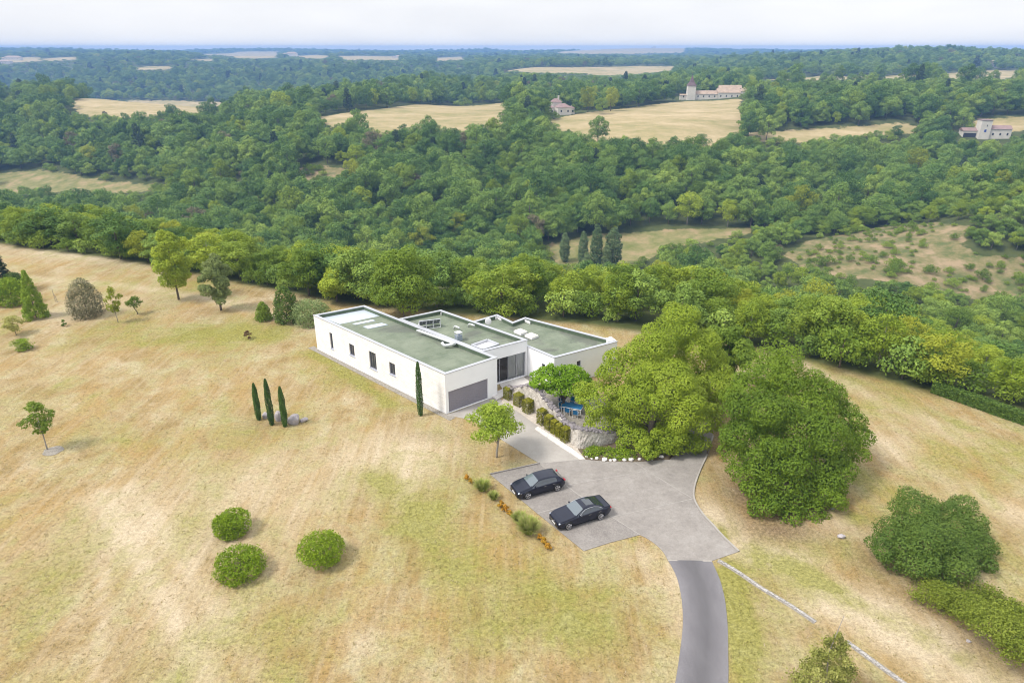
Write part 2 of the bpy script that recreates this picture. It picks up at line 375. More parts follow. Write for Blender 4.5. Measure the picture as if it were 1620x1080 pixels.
gm, t, p, o = nodes("ground")
aA = t.nodes.new("ShaderNodeAttribute"); aA.attribute_name = "lawn_mask"; aB = t.nodes.new("ShaderNodeAttribute"); aB.attribute_name = "land_mask"; aC = t.nodes.new("ShaderNodeAttribute"); aC.attribute_name = "scrub"
sA = t.nodes.new("ShaderNodeSeparateColor"); t.links.new(aA.outputs["Color"], sA.inputs[0])
sB = t.nodes.new("ShaderNodeSeparateColor"); t.links.new(aB.outputs["Color"], sB.inputs[0])
P0 = pos(t)
n_big = noise(t, 0.13, 9, 0.72, pos(t, (1, 0.6, 1), 0.3), 0.3); n_mid = noise(t, 0.33, 7, 0.68, pos(t, (1, 0.75, 1), 0.35), 0.5); n_fine = noise(t, 3.6, 6, 0.8, P0)
n_str = noise(t, 1.0, 5, 0.65, pos(t, (1.5, 0.07, 1), 0.22)); n_str2 = noise(t, 1.0, 4, 0.6, pos(t, (0.12, 0.85, 1), 0.5))
n_gr = noise(t, 9.0, 3, 0.8, P0); n_or = noise(t, 0.17, 9, 0.72, pos(t, (1, 0.8, 1), 0.9), 0.3)
n_mow = noise(t, 1.0, 4, 0.6, pos(t, (0.8, 0.07, 1), -0.6)); sx_ = t.nodes.new("ShaderNodeSeparateXYZ"); t.links.new(P0, sx_.inputs[0])
f_rt = mth(t, 'MULTIPLY', mth(t, 'SUBTRACT', sx_.outputs[0], 16), 0.08, clamp=True)
straw = ramp(t, n_mid, [(0.36, (0.25, 0.18, 0.073)), (0.46, (0.314, 0.234, 0.118)), (0.54, (0.376, 0.293, 0.174)), (0.63, (0.48, 0.397, 0.283))])
straw = mixc(t, ramp(t, n_or, [(0.45, 0.0), (0.62, 0.7)]), straw, (0.335, 0.222, 0.085))
n_str = mixc(t, f_rt, n_str, n_mow)
f_pale = mth(t, 'ADD', mth(t, 'MULTIPLY', sA.outputs[2], 0.75), mth(t, 'MULTIPLY', mth(t, 'SUBTRACT', n_str, 0.47), 1.7), clamp=True)
c1 = mixc(t, f_pale, straw, (0.465, 0.382, 0.26))
green = ramp(t, n_fine, [(0.36, (0.165, 0.168, 0.026)), (0.64, (0.265, 0.26, 0.062))])
f_g = mth(t, 'ADD', mth(t, 'MULTIPLY', sA.outputs[1], 1.0), mth(t, 'MULTIPLY', mth(t, 'SUBTRACT', mth(t, 'ADD', mth(t, 'MULTIPLY', n_big, 0.5), mth(t, 'MULTIPLY', n_mid, 0.5)), 0.468), 7.0))
f_g = mth(t, 'MULTIPLY', f_g, mth(t, 'ADD', 0.35, mth(t, 'MULTIPLY', n_str2, 0.9)), clamp=True)
c2 = mixc(t, mth(t, 'MULTIPLY', f_g, 0.8), c1, green)
dirt = ramp(t, n_fine, [(0.38, (0.125, 0.085, 0.05)), (0.62, (0.25, 0.175, 0.105))])
c3 = mixc(t, mth(t, 'MULTIPLY', sB.outputs[2], mth(t, 'ADD', 0.2, n_mid), clamp=True), c2, dirt)
grain = ramp(t, mth(t, 'ADD', mth(t, 'MULTIPLY', n_fine, 0.55), mth(t, 'MULTIPLY', n_gr, 0.45)), [(0.38, 0.66), (0.5, 1.0), (0.60, 1.28)])
lawn = mixc(t, 1.0, c3, grain, 'MULTIPLY')
n_far = noise(t, 0.02, 6, 0.65, pos(t, (1, 2.2, 1), 0.3)); n_far2 = noise(t, 0.12, 6, 0.7, P0)
field = ramp(t, mth(t, 'ADD', mth(t, 'MULTIPLY', n_far, 0.65), mth(t, 'MULTIPLY', n_far2, 0.35)), [(0.38, (0.235, 0.215, 0.085)), (0.5, (0.34, 0.275, 0.14)), (0.62, (0.44, 0.345, 0.205))])
scrubc = ramp(t, n_far2, [(0.38, (0.10, 0.12, 0.04)), (0.5, (0.19, 0.165, 0.075)), (0.62, (0.30, 0.225, 0.135))])
meadow = ramp(t, n_far2, [(0.38, (0.14, 0.155, 0.05)), (0.52, (0.22, 0.20, 0.085)), (0.64, (0.31, 0.235, 0.13))])
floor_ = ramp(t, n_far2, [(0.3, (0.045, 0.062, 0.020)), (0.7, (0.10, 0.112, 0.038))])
rag = mth(t, 'MULTIPLY', mth(t, 'SUBTRACT', n_far2, 0.5), 1.8)
def edgy(s): return mth(t, 'MULTIPLY_ADD', mth(t, 'SUBTRACT', mth(t, 'ADD', s, rag), 0.42), 6.0, 0.0, clamp=True)
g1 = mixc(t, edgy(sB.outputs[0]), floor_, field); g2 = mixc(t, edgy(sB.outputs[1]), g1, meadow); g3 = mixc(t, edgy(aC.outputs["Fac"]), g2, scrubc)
full = mixc(t, sA.outputs[0], g3, lawn)
t.links.new(full, p.inputs["Base Color"]); p.inputs["Roughness"].default_value = 0.95; p.inputs["Specular IOR Level"].default_value = 0.1
bump(t, p, mth(t, 'ADD', n_gr, mth(t, 'MULTIPLY', n_fine, 1.5)), 0.55, 0.10)
gme = mesh_from("ground", np.stack([X, Y, GZ.ravel()], -1), FQ, [gm], smooth=True)
for nm, dat in (("lawn_mask", A), ("land_mask", B)):
    at_ = gme.attributes.new(nm, 'FLOAT_COLOR', 'POINT'); at_.data.foreach_set("color", dat.astype(np.float32).ravel())
at_ = gme.attributes.new("scrub", 'FLOAT', 'POINT'); at_.data.foreach_set("value", SCR.astype(np.float32))
ground = tag(link("ground", gme), kind='structure')
# ------------------------------------------------------------------ paved areas (sheets a few mm above one another; kerbs are real steps)
def slab(name, pts, z0, z1, mat, sub=None):
    return tag(MB().prism(pts, z0, z1).build(name, mat), kind='structure')
def ribbon(pts, wd):
    pts = [np.array(p, float) for p in pts]; Lp = []; Rp = []
    for i, p in enumerate(pts):
        d = pts[min(i+1, len(pts)-1)]-pts[max(i-1, 0)]; d /= np.linalg.norm(d)+1e-9; n = np.array([-d[1], d[0]])
        Lp.append(p+n*wd/2); Rp.append(p-n*wd/2)
    return Lp+Rp[::-1]
def smooth_path(P, n=6):
    P = [np.array(p, float) for p in P]; o = []
    for i in range(len(P)-1):
        a, b, c, d = P[max(i-1, 0)], P[i], P[i+1], P[min(i+2, len(P)-1)]
        for k in range(n):
            s = k/n; o.append(0.5*(2*b+(c-a)*s+(2*a-5*b+4*c-d)*s*s+(3*b-a-3*c+d)*s**3))
    return o+[P[-1]]

m_conc, t, p, o = nodes("concrete_paving")
n1 = noise(t, 0.35, 7, 0.7, pos(t)); n2 = noise(t, 2.5, 6, 0.7, pos(t)); n3 = noise(t, 14, 4, 0.7, pos(t))
c = ramp(t, mth(t, 'ADD', mth(t, 'MULTIPLY', n1, 0.6), mth(t, 'MULTIPLY', n2, 0.4)), [(0.32, (0.182, 0.165, 0.150)), (0.5, (0.257, 0.234, 0.212)), (0.68, (0.327, 0.305, 0.280))])
c = mixc(t, 1.0, c, ramp(t, n3, [(0.3, 0.82), (0.7, 1.14)]), 'MULTIPLY')
t.links.new(c, p.inputs["Base Color"]); p.inputs["Roughness"].default_value = 0.85; bump(t, p, n3, 0.3, 0.02)
m_conc2, t, p, o = nodes("concrete_forecourt")
n1 = noise(t, 0.5, 7, 0.7, pos(t)); n3 = noise(t, 14, 4, 0.7, pos(t))
c = mixc(t, 1.0, ramp(t, n1, [(0.3, (0.288, 0.263, 0.234)), (0.7, (0.374, 0.349, 0.317))]), ramp(t, n3, [(0.3, 0.86), (0.7, 1.1)]), 'MULTIPLY')
t.links.new(c, p.inputs["Base Color"]); p.inputs["Roughness"].default_value = 0.85
m_bay, t, p, o = nodes("exposed_aggregate_paving")
n1 = noise(t, 0.6, 7, 0.7, pos(t)); n3 = noise(t, 11, 5, 0.8, pos(t))
c = mixc(t, 1.0, ramp(t, n1, [(0.3, (0.180, 0.162, 0.148)), (0.7, (0.266, 0.245, 0.223))]), ramp(t, n3, [(0.3, 0.62), (0.7, 1.36)]), 'MULTIPLY')
t.links.new(c, p.inputs["Base Color"]); p.inputs["Roughness"].default_value = 0.9; bump(t, p, n3, 0.4, 0.02)
m_joint = plain("pale_joint", (0.31, 0.29, 0.265), 0.9, 0.2, 3)
m_asph, t, p, o = nodes("asphalt")
n1 = noise(t, 0.8, 6, 0.7, pos(t, (1.0, 0.3, 1))); n3 = noise(t, 16, 4, 0.8, pos(t))
ax = t.nodes.new("ShaderNodeAttribute"); ax.attribute_name = "across"
band = ramp(t, ax.outputs["Fac"], [(0.0, 1.25), (0.2, 1.0), (0.42, 0.78), (0.55, 0.74), (0.72, 0.95), (1.0, 1.25)])
c = mixc(t, 1.0, ramp(t, n1, [(0.3, (0.120, 0.113, 0.120)), (0.7, (0.158, 0.151, 0.158))]), ramp(t, n3, [(0.3, 0.8), (0.7, 1.2)]), 'MULTIPLY')
c = mixc(t, 1.0, c, band, 'MULTIPLY')
t.links.new(c, p.inputs["Base Color"]); p.inputs["Roughness"].default_value = 0.85; bump(t, p, n3, 0.3, 0.02)
m_white_gravel = plain("white_gravel", (0.62, 0.59, 0.55), 0.9, 0.3, 6, bmp=0.6)
m_gravel = plain("grey_gravel", (0.27, 0.245, 0.21), 0.95, 0.45, 5, bmp=0.8)
m_paver = plain("pale_paving", (0.56, 0.53, 0.50), 0.85, 0.12, 1.2)

U = lambda pts: [at(*q) for q in pts]
# two parking bays (darker aggregate), the turning court and the forecourt in front of the garage
slab("parking_bay", U([(775.4, 750.5), (853.5, 733.2), (893, 766), (930, 794), (968, 818), (1012.5, 846), (966, 858), (923.5, 871.5), (850, 812)]), -0.3, 0.040, m_bay)
court = U([(853.5, 733.2), (893, 766), (930, 794), (968, 818), (1012.5, 846)])+smooth_path(U([(1012.5, 846), (1024, 852), (1037, 861), (1049, 873), (1056.5, 886)]), 4)[1:]
court += U([(1126, 887.2), (1168.6, 872.4)])+smooth_path(U([(1168.6, 872.4), (1146, 851), (1127, 830), (1110, 811), (1098, 789), (1099, 768), (1108, 742.6), (1119, 718.5), (1128, 690), (1120, 668)]), 4)[1:]
court += U([(1060, 680), (1075, 712)])+smooth_path(U([(1060, 727), (1004, 730.5), (961, 729.5), (926, 726.5)]), 4)
slab("turning_court", court, -0.3, 0.035, m_conc)
slab("forecourt", U([(853.5, 733.2), (926, 726.5), (884, 699), (851, 674.5), (820, 651.5), (793, 632), (784, 624), (766, 634), (706, 656.5), (745, 664), (800.6, 700)]), -0.3, 0.030, m_conc2)
for q in [[(853.5, 733.2), (893, 766), (930, 794), (968, 818), (1012.5, 846)], [(968, 818), (1097, 789)], [(853.5, 733.2), (926, 726.5)], [(893, 768), (1024, 745)], [(1004, 731), (1024, 745), (1096, 789)],
          [(850, 812), (905, 797), (930, 794)]]:
    slab("paving_joint", ribbon(U(q), 0.07), 0.0, 0.046, m_joint)
kr = smooth_path(U([(1168.6, 872.4), (1146, 851), (1127, 830), (1110, 811), (1098, 789), (1099, 768), (1108, 742.6), (1119, 718.5), (1128, 690)]), 4)
slab("kerb", ribbon(kr, 0.14), -0.3, 0.12, m_conc2)
slab("kerb", ribbon(U([(775.4, 750.5), (853.5, 733.2)]), 0.12), -0.3, 0.13, m_conc)
# asphalt drive
lf = smooth_path(U([(1056.5, 886), (1067, 905), (1074, 925), (1079, 955), (1080, 990), (1075, 1035), (1068, 1080), (1050, 1170)]), 6)
rg = smooth_path(U([(1126, 887.2), (1134, 905), (1140.5, 922), (1147, 950), (1151, 990), (1152, 1035), (1152, 1080), (1146, 1170)]), 6)
DRIVE = lf+rg[::-1]; V = []; F = []; AX = []
for i, (a, b) in enumerate(zip(lf, rg)):
    for k in range(7):
        s = k/6; q = a*(1-s)+b*s; V.append((q[0], q[1], 0.032+0.03*math.sin(math.pi*s))); AX.append(s)
for i in range(len(lf)-1):
    for k in range(6): F.append((i*7+k, i*7+k+1, i*7+k+8, i*7+k+7))
me = mesh_from("driveway", V, F, [m_asph], smooth=True)
q = me.attributes.new("across", 'FLOAT', 'POINT'); q.data.foreach_set("value", np.array(AX, np.float32))
tag(link("driveway", me), kind='structure')
slab("drive_edge", ribbon(U([(1056.5, 886.3), (1126, 887.6)]), 0.12), -0.2, 0.050, m_conc2)
slab("path", U([(926, 727), (906, 711), (880, 694), (851, 675.5), (846, 679), (860, 689), (880, 703), (918, 727.5)]), -0.3, 0.10, m_white_gravel)
slab("planting_strip", U([(797, 630), (815, 632), (836, 645), (858, 663), (884, 684), (906, 701), (916, 712), (925, 726), (906, 710), (880, 693), (851, 674.5), (820, 652), (793, 637)]), -0.2, 0.07, plain("pale_gravel", (0.46, 0.41, 0.35), 0.95, 0.3, 5, bmp=0.6))
slab("terrace", U([(790, 606), (832, 594.5), (880, 606), (940, 620), (1010, 690), (914, 700), (840, 640), (800, 625)]), -0.2, 0.06, m_gravel)
slab("paving", U([(786, 603), (824, 593.5), (840, 606), (830, 618), (797, 618)]), -0.2, 0.075, m_paver)
slab("step", U([(775, 626), (800, 615), (808, 622), (786, 634)]), -0.2, 0.18, m_paver)
slab("gravel_strip", ribbon([at(492, 549), at(600, 604), at(716, 663)], 0.8), -0.2, 0.028, m_gravel)
# stone edging of the swale that runs off to the lower right: a thin irregular line of pale stones
m_edge = plain("worn_edging_stone", (0.40, 0.38, 0.36), 0.95, 0.5, 4, bmp=0.6)
rge = np.random.default_rng(3)
for q in [[(1136, 886), (1165, 903), (1205, 930), (1250, 957), (1290, 984)], [(1339, 1014), (1380, 1044), (1420, 1073), (1470, 1110)]]:
    pth = smooth_path(U(q), 14); b = MB()
    for a, c in zip(pth[:-1], pth[1:]):
        d = (c-a)/np.linalg.norm(c-a); nn = np.array([-d[1], d[0]]); w0 = rge.uniform(0.05, 0.12); w1 = rge.uniform(0.05, 0.13); o1 = nn*rge.normal(0, 0.02); h = rge.uniform(0.03, 0.09)
        b.prism([a-nn*w0+o1+d*0.01, c-nn*w1+o1-d*0.01, c+nn*w0+o1-d*0.01, a+nn*w1+o1+d*0.01], -0.1, h)
    tag(b.build("stone_edging", m_edge), kind='structure')
    tag(MB().prism(ribbon(smooth_path(U(q), 4), 0.42), -0.1, 0.012).build("gravel_strip", m_gravel), kind='structure')

# ------------------------------------------------------------------ the house
m_wall, t, p, o = nodes("limestone_cladding")
br = t.nodes.new("ShaderNodeTexBrick"); br.inputs["Scale"].default_value = 1.0; br.inputs["Brick Width"].default_value = 0.55; br.inputs["Row Height"].default_value = 0.2
br.inputs["Mortar Size"].default_value = 0.008; br.inputs["Color1"].default_value = (0.765, 0.75, 0.73, 1); br.inputs["Color2"].default_value = (0.84, 0.83, 0.815, 1); br.inputs["Mortar"].default_value = (0.62, 0.59, 0.55, 1)
av = t.nodes.new("ShaderNodeAttribute"); av.attribute_name = "wall_uv"; t.links.new(av.outputs["Vector"], br.inputs["Vector"])
c = mixc(t, 1.0, br.outputs[0], ramp(t, noise(t, 1.2, 6, 0.7, pos(t)), [(0.3, 0.88), (0.7, 1.06)]), 'MULTIPLY')
t.links.new(c, p.inputs["Base Color"]); p.inputs["Roughness"].default_value = 0.85
m_render = plain("white_render", (0.90, 0.90, 0.91), 0.8, 0.03, 0.8)
m_felt, t, p, o = nodes("green_roof_felt")
n1 = noise(t, 0.4, 7, 0.7, pos(t)); n2 = noise(t, 0.14, 5, 0.6, pos(t, (1, 1, 1)), 1.0); n3 = noise(t, 12, 3, 0.7, pos(t))
c = ramp(t, n1, [(0.36, (0.117, 0.146, 0.097)), (0.64, (0.194, 0.221, 0.160))])
c = mixc(t, ramp(t, n2, [(0.53, 0.0), (0.62, 0.55)]), c, (0.084, 0.084, 0.077))
wv = t.nodes.new("ShaderNodeTexWave"); wv.inputs["Scale"].default_value = 0.32; wv.inputs["Distortion"].default_value = 0.4; wv.bands_direction = 'X'
t.links.new(pos(t, None), wv.inputs["Vector"]) if False else t.links.new(pos(t, (1, 1, 1), 0.86), wv.inputs["Vector"])
c = mixc(t, 1.0, c, ramp(t, wv.outputs[0], [(0.0, 0.88), (0.06, 1.0), (1.0, 1.0)]), 'MULTIPLY')
c = mixc(t, 1.0, c, ramp(t, n3, [(0.3, 0.9), (0.7, 1.1)]), 'MULTIPLY')
t.links.new(c, p.inputs["Base Color"]); p.inputs["Roughness"].default_value = 0.9
m_upst = plain("green_upstand", (0.085, 0.12, 0.075), 0.85, 0.25, 1.5)
m_coping = plain("coping_metal", (0.47, 0.48, 0.51), 0.4, 0.05, 1, metal=0.3)
m_silver = plain("silver_membrane", (0.50, 0.55, 0.61), 0.45, 0.10, 0.8, metal=0.2)
m_alu = plain("bright_aluminium", (0.70, 0.71, 0.73), 0.35, 0.05, 3, metal=0.5)
m_whitemem = plain("white_membrane", (0.72, 0.71, 0.72), 0.6, 0.06, 1)
m_frame = plain("grey_frame", (0.16, 0.155, 0.17), 0.5, 0.05, 2)
m_door = plain("grey_door_paint", (0.25, 0.235, 0.265), 0.5, 0.05, 1)
m_sill = plain("blue_grey_sill", (0.42, 0.44, 0.52), 0.6, 0.08, 2)
m_dark = plain("dark_interior", (0.03, 0.03, 0.035), 0.9, 0.2, 2)
m_curt = plain("grey_curtain", (0.80, 0.80, 0.83), 0.8, 0.06, 2)
m_floor = plain("beige_floor_tiles", (0.45, 0.38, 0.31), 0.5, 0.2, 1.5)
m_pane, t, p, o = nodes("dark_window_pane")
p.inputs["Base Color"].default_value = (0.035, 0.04, 0.055, 1); p.inputs["Roughness"].default_value = 0.08; p.inputs["Specular IOR Level"].default_value = 0.6
m_glass, t, p, o = nodes("clear_glazing")
gl = t.nodes.new("ShaderNodeBsdfGlossy"); gl.inputs["Roughness"].default_value = 0.03; trn = t.nodes.new("ShaderNodeBsdfTransparent"); trn.inputs[0].default_value = (0.95, 0.97, 0.98, 1)
fr = t.nodes.new("ShaderNodeFresnel"); fr.inputs[0].default_value = 1.6; ms = t.nodes.new("ShaderNodeMixShader")
t.links.new(fr.outputs[0], ms.inputs[0]); t.links.new(trn.outputs[0], ms.inputs[1]); t.links.new(gl.outputs[0], ms.inputs[2]); t.links.new(ms.outputs[0], o.inputs[0])

def on_wall(u, v, P0, P1):
    """where the line of sight through a pixel meets the vertical wall over P0-P1: (metres along it, height)"""
    x, f, d = ray(u, v); e = P1-P0; l = np.linalg.norm(e)
    M = np.array([[x, -e[0]], [f, -e[1]]]); k, s = np.linalg.solve(M, P0)
    return s*l, CAM_H+d*k
def inset(P, k):
    n = len(P); o = []
    for i in range(n):
        a, b, c = np.array(P[i-1]), np.array(P[i]), np.array(P[(i+1) % n])
        d1 = (b-a)/np.linalg.norm(b-a); d2 = (c-b)/np.linalg.norm(c-b); n1 = np.array([-d1[1], d1[0]]); n2 = np.array([-d2[1], d2[0]])
        m = n1+n2; m /= (m@m)/2; o.append(b+m*k)
    return o
HOUSE0 = at(703.5, 592.2, 4.5)
def HL(P): return [np.array(q)-HOUSE0 for q in P]
house = thing("house", (HOUSE0[0], HOUSE0[1], 0), "long white flat roofed modern house of three offset blocks with green felt roofs", "house")

def wall_run(P0, P1, z0, z1, holes, depth, V, F, UVs, reveal=True):
    """one wall face with rectangular openings and their reveals; P0->P1 with the outside on the right"""
    e = P1-P0; l = np.linalg.norm(e); e = e/l; nin = np.array([-e[1], e[0]])
    S = sorted({0, l, *[q for h in holes for q in h[:2]]}); Z = sorted({z0, z1, *[q for h in holes for q in h[2:]]})
    def vert(s, z, dd=0.0):
        q = P0+e*s+nin*dd; V.append((q[0], q[1], z)); UVs.append((s+dd, z, 0)); return len(V)-1
    for a, b in zip(S[:-1], S[1:]):
        for c, d in zip(Z[:-1], Z[1:]):
            if any(h[0]-1e-6 <= a and b <= h[1]+1e-6 and h[2]-1e-6 <= c and d <= h[3]+1e-6 for h in holes): continue
            F.append((vert(a, c), vert(b, c), vert(b, d), vert(a, d)))
    for a, b, c, d in holes:
        o_ = [vert(a, c), vert(b, c), vert(b, d), vert(a, d)]; i_ = [vert(a, c, depth), vert(b, c, depth), vert(b, d, depth), vert(a, d, depth)]
        for k in range(4): F.append((o_[k], i_[k], i_[(k+1) % 4], o_[(k+1) % 4]))
    return e, nin
def block(P, z1, holes, mats, par=0.42, wt=0.30, z0=-0.3, depth=0.22):
    """walls, roof deck with upstands, coping of one block; P counter-clockwise; holes {edge: [(s0,s1,z0,z1)]}"""
    n = len(P); bym = {}
    for i in range(n):
        V, F, UVs = bym.setdefault(mats[i].name, ([], [], [])); wall_run(P[i], P[(i+1) % n], z0, z1, holes.get(i, []), depth, V, F, UVs)
    for i, (mn, (V, F, UVs)) in enumerate(bym.items()):
        me = mesh_from("wall", V, F, [bpy.data.materials[mn]])
        a = me.attributes.new("wall_uv", 'FLOAT_VECTOR', 'POINT'); a.data.foreach_set("vector", np.array(UVs, np.float32).ravel())
        link("wall", me, house)
    Q = inset(P, wt)
    b = MB(); b.add([(q[0], q[1], z1-par) for q in Q], [tuple(range(n))])
    rf = b.build("roof", m_felt, house)
    u = MB()
    for i in range(n):
        a, c = Q[i], Q[(i+1) % n]
        u.add([(a[0], a[1], z1-par), (c[0], c[1], z1-par), (c[0], c[1], z1), (a[0], a[1], z1)], [(3, 2, 1, 0)])
    u.build("upstand", m_upst, rf)
    O = inset(P, -0.05); I = inset(P, wt+0.03); c_ = MB()
    for i in range(n):
        j = (i+1) % n
        V = [(O[i][0], O[i][1], z1-0.02), (O[j][0], O[j][1], z1-0.02), (I[j][0], I[j][1], z1-0.02), (I[i][0], I[i][1], z1-0.02)]
        V += [(x, y, z1+0.045) for x, y, _ in V]
        c_.add(V, [(4, 5, 6, 7), (0, 1, 5, 4), (2, 3, 7, 6), (3, 2, 1, 0)])
    c_.build("coping", m_coping, rf)
    return rf
ZA, ZB, ZC = 4.5, 4.45, 3.62
A_bl, A_fl, A_fr, A_br = HL([at(495.7, 498.7, ZA), at(703.5, 592.2, ZA), at(786.3, 565.6, ZA), at(576.3, 483.3, ZA)])
B_br, B_fr, B_bl = HL([at(697.4, 490.5, ZB), at(834.4, 537.8, ZB), at(634.6, 503.0, ZB)])
eA = (A_br-A_fr)/np.linalg.norm(A_br-A_fr); 
# block B sits against A's right wall: drop its left corners 5 cm outside A's wall line
nA = np.array([eA[1], -eA[0]])
def near_A(Pt): k = (Pt-A_fr)@eA; return A_fr+eA*k+nA*0.05
B_fl = near_A(HL([at(763, 556, ZB)])[0]); B_bl = near_A(B_bl)
holesA = {0: [], 1: []}
WIN = []
def win_rect(P0, P1, u0, u1, v0, v1):
    s0, _ = on_wall(u0+HO[0], v0, P0, P1) if False else on_wall(u0, (v0+v1)/2, P0+HOUSE0, P1+HOUSE0); s1, _ = on_wall(u1, (v0+v1)/2, P0+HOUSE0, P1+HOUSE0)
    um = (u0+u1)/2; _, za = on_wall(um, v0, P0+HOUSE0, P1+HOUSE0); _, zb = on_wall(um, v1, P0+HOUSE0, P1+HOUSE0)
    return (min(s0, s1), max(s0, s1), min(za, zb), max(za, zb))
wA = [win_rect(A_bl, A_fl, *q) for q in [(522.4, 526.4, 527, 551), (553, 560.4, 545, 562), (584.6, 595, 557.5, 583), (616.2, 625, 574.5, 592.5)]]
gd = win_rect(A_fl, A_fr, 709.3, 772, 606.5, 637); gd = (gd[0], gd[1], 0.05, 2.45)
block([A_bl, A_fl, A_fr, A_br], ZA, {0: wA, 1: [gd]}, [m_wall, m_render, m_render, m_wall])
def local_frame(P0, P1): e = (P1-P0)/np.linalg.norm(P1-P0); return P0, e, np.array([-e[1], e[0]])
def wall_box(b, fr, s0, s1, d0, d1, z0, z1):
    P0, e, n_ = fr; q = [P0+e*s+n_*d for s, d in ((s0, d0), (s1, d0), (s1, d1), (s0, d1))]
    return b.prism(q, z0, z1)
def window(fr, h, sill=True, bars=1, depth=0.2):
    s0, s1, z0, z1 = h; t_ = 0.07
    f = MB(); wall_box(f, fr, s0, s0+t_, depth-0.09, depth-0.012, z0, z1); wall_box(f, fr, s1-t_, s1, depth-0.09, depth-0.012, z0, z1)
    wall_box(f, fr, s0+t_, s1-t_, depth-0.087, depth-0.015, z0, z0+t_); wall_box(f, fr, s0+t_, s1-t_, depth-0.087, depth-0.015, z1-t_, z1)
    for k in range(bars):
        c = s0+(s1-s0)*(k+1)/(bars+1); wall_box(f, fr, c-0.03, c+0.03, depth-0.085, depth-0.02, z0+t_, z1-t_)
    wd = f.build("window", m_frame, house)
    wall_box(MB(), fr, s0+t_*0.9, s1-t_*0.9, depth-0.055, depth-0.045, z0+t_*0.9, z1-t_*0.9).build("pane", m_pane, wd)
    if sill: wall_box(MB(), fr, s0-0.08, s1+0.08, -0.09, depth-0.1, z0-0.07, z0+0.004).build("sill", m_sill, wd)
for h, b_ in zip(wA, (0, 1, 2, 1)): window(local_frame(A_bl, A_fl), h, bars=b_)
frg = local_frame(A_fl, A_fr); gdo = MB(); zz = np.linspace(gd[2], gd[3], 11)
for a, b in zip(zz[:-1], zz[1:]): wall_box(gdo, frg, gd[0]+0.004, gd[1]-0.004, 0.13, 0.2, a+0.012, b-0.004)
wall_box(gdo, frg, gd[0]+0.002, gd[1]-0.002, 0.2, 0.215, gd[2], gd[3])
gdo = gdo.build("garage_door", m_door, house)
# block B with the glazed entrance
eB = np.linalg.norm(B_fr-B_fl); g0 = 0.12; g1 = eB-0.22
rB = block([B_fl, B_fr, B_br, B_bl], ZB, {0: [(g0, g1, 0.10, 3.10)]}, [m_render]*4, depth=0.30)
frB = local_frame(B_fl, B_fr)
en = MB(); ws = np.linspace(g0, g1, 6); 
for k, s in enumerate(ws): wall_box(en, frB, s-0.035 if k else s, s+0.035 if k < 5 else s, 0.20, 0.29, 0.10, 3.10)
for a, b in zip(ws[:-1], ws[1:]):
    wall_box(en, frB, a+0.035, b-0.035, 0.203, 0.287, 0.10, 0.19); wall_box(en, frB, a+0.035, b-0.035, 0.203, 0.287, 3.01, 3.10)
en = en.build("entrance_glazing", plain("anodised_frame", (0.34, 0.34, 0.37), 0.4, 0.05, 2, metal=0.3), house)
ga, gb = frB[0]+frB[1]*(g0+0.01)+frB[2]*0.245, frB[0]+frB[1]*(g1-0.01)+frB[2]*0.245
MB().add([(*ga, 0.12), (*gb, 0.12), (*gb, 3.08), (*ga, 3.08)], [(0, 1, 2, 3)]).build("pane", m_glass, en)
wall_box(MB(), frB, ws[0]+0.1, ws[2]-0.05, 0.7, 0.74, 0.12, 3.0).build("door_leaf", m_dark, en) if False else None
cu = MB()
for k in range(26):
    s = ws[3]+(ws[5]-ws[3])*k/26; wall_box(cu, frB, s, s+(ws[5]-ws[3])/27, 0.30+0.03*(k % 2), 0.33+0.03*(k % 2), 0.15, 3.0)
cu.build("curtain", m_curt, en)
fl = MB(); wall_box(fl, frB, 0.1, eB-0.2, 0.32, 7, 0.02, 0.11); fl.build("hall_floor", m_floor, house)
bk = MB(); wall_box(bk, frB, 0.1, eB-0.2, 5.5, 5.6, 0.1, 3.5); bk.build("hall_wall", m_dark, house)
hp = MB(); wall_box(hp, frB, ws[0]+0.25, ws[2]-0.1, 1.2, 1.26, 0.12, 2.6); hp.build("hall_door", plain("blue_grey_door", (0.10, 0.11, 0.14), 0.5), house)
# block C, lower, stepped at the back
C = HL([at(832.6, 548.5, ZC), at(877, 566.1, ZC), at(976.7, 540.2, ZC), at(830.7, 502.2, ZC), at(811.3, 509.6, ZC), at(786.3, 497.6, ZC), at(751, 506, ZC)])
eBr = (B_br-B_fr)/np.linalg.norm(B_br-B_fr); nB = np.array([eBr[1], -eBr[0]])
def near_B(Pt): return B_fr+eBr*((Pt-B_fr)@eBr)+nB*0.05
C[0] = near_B(C[0]); C[6] = near_B(C[6])
wC0 = [win_rect(C[0], C[1], 857, 862.4, 575.5, 584.5)]; wC1 = [win_rect(C[1], C[2], 890, 894.5, 576.8, 583), win_rect(C[1], C[2], 912.6, 918.6, 570.8, 579)]
lw = np.linalg.norm(C[2]-C[1]); wC1.append((lw-0.75, lw-0.05, 1.0, 2.9))
rC = block(C, ZC, {0: wC0, 1: wC1[:2]}, [m_render]*7)
for h in wC0: window(local_frame(C[0], C[1]), h, bars=0)
for h in wC1[:2]: window(local_frame(C[1], C[2]), h, bars=0)
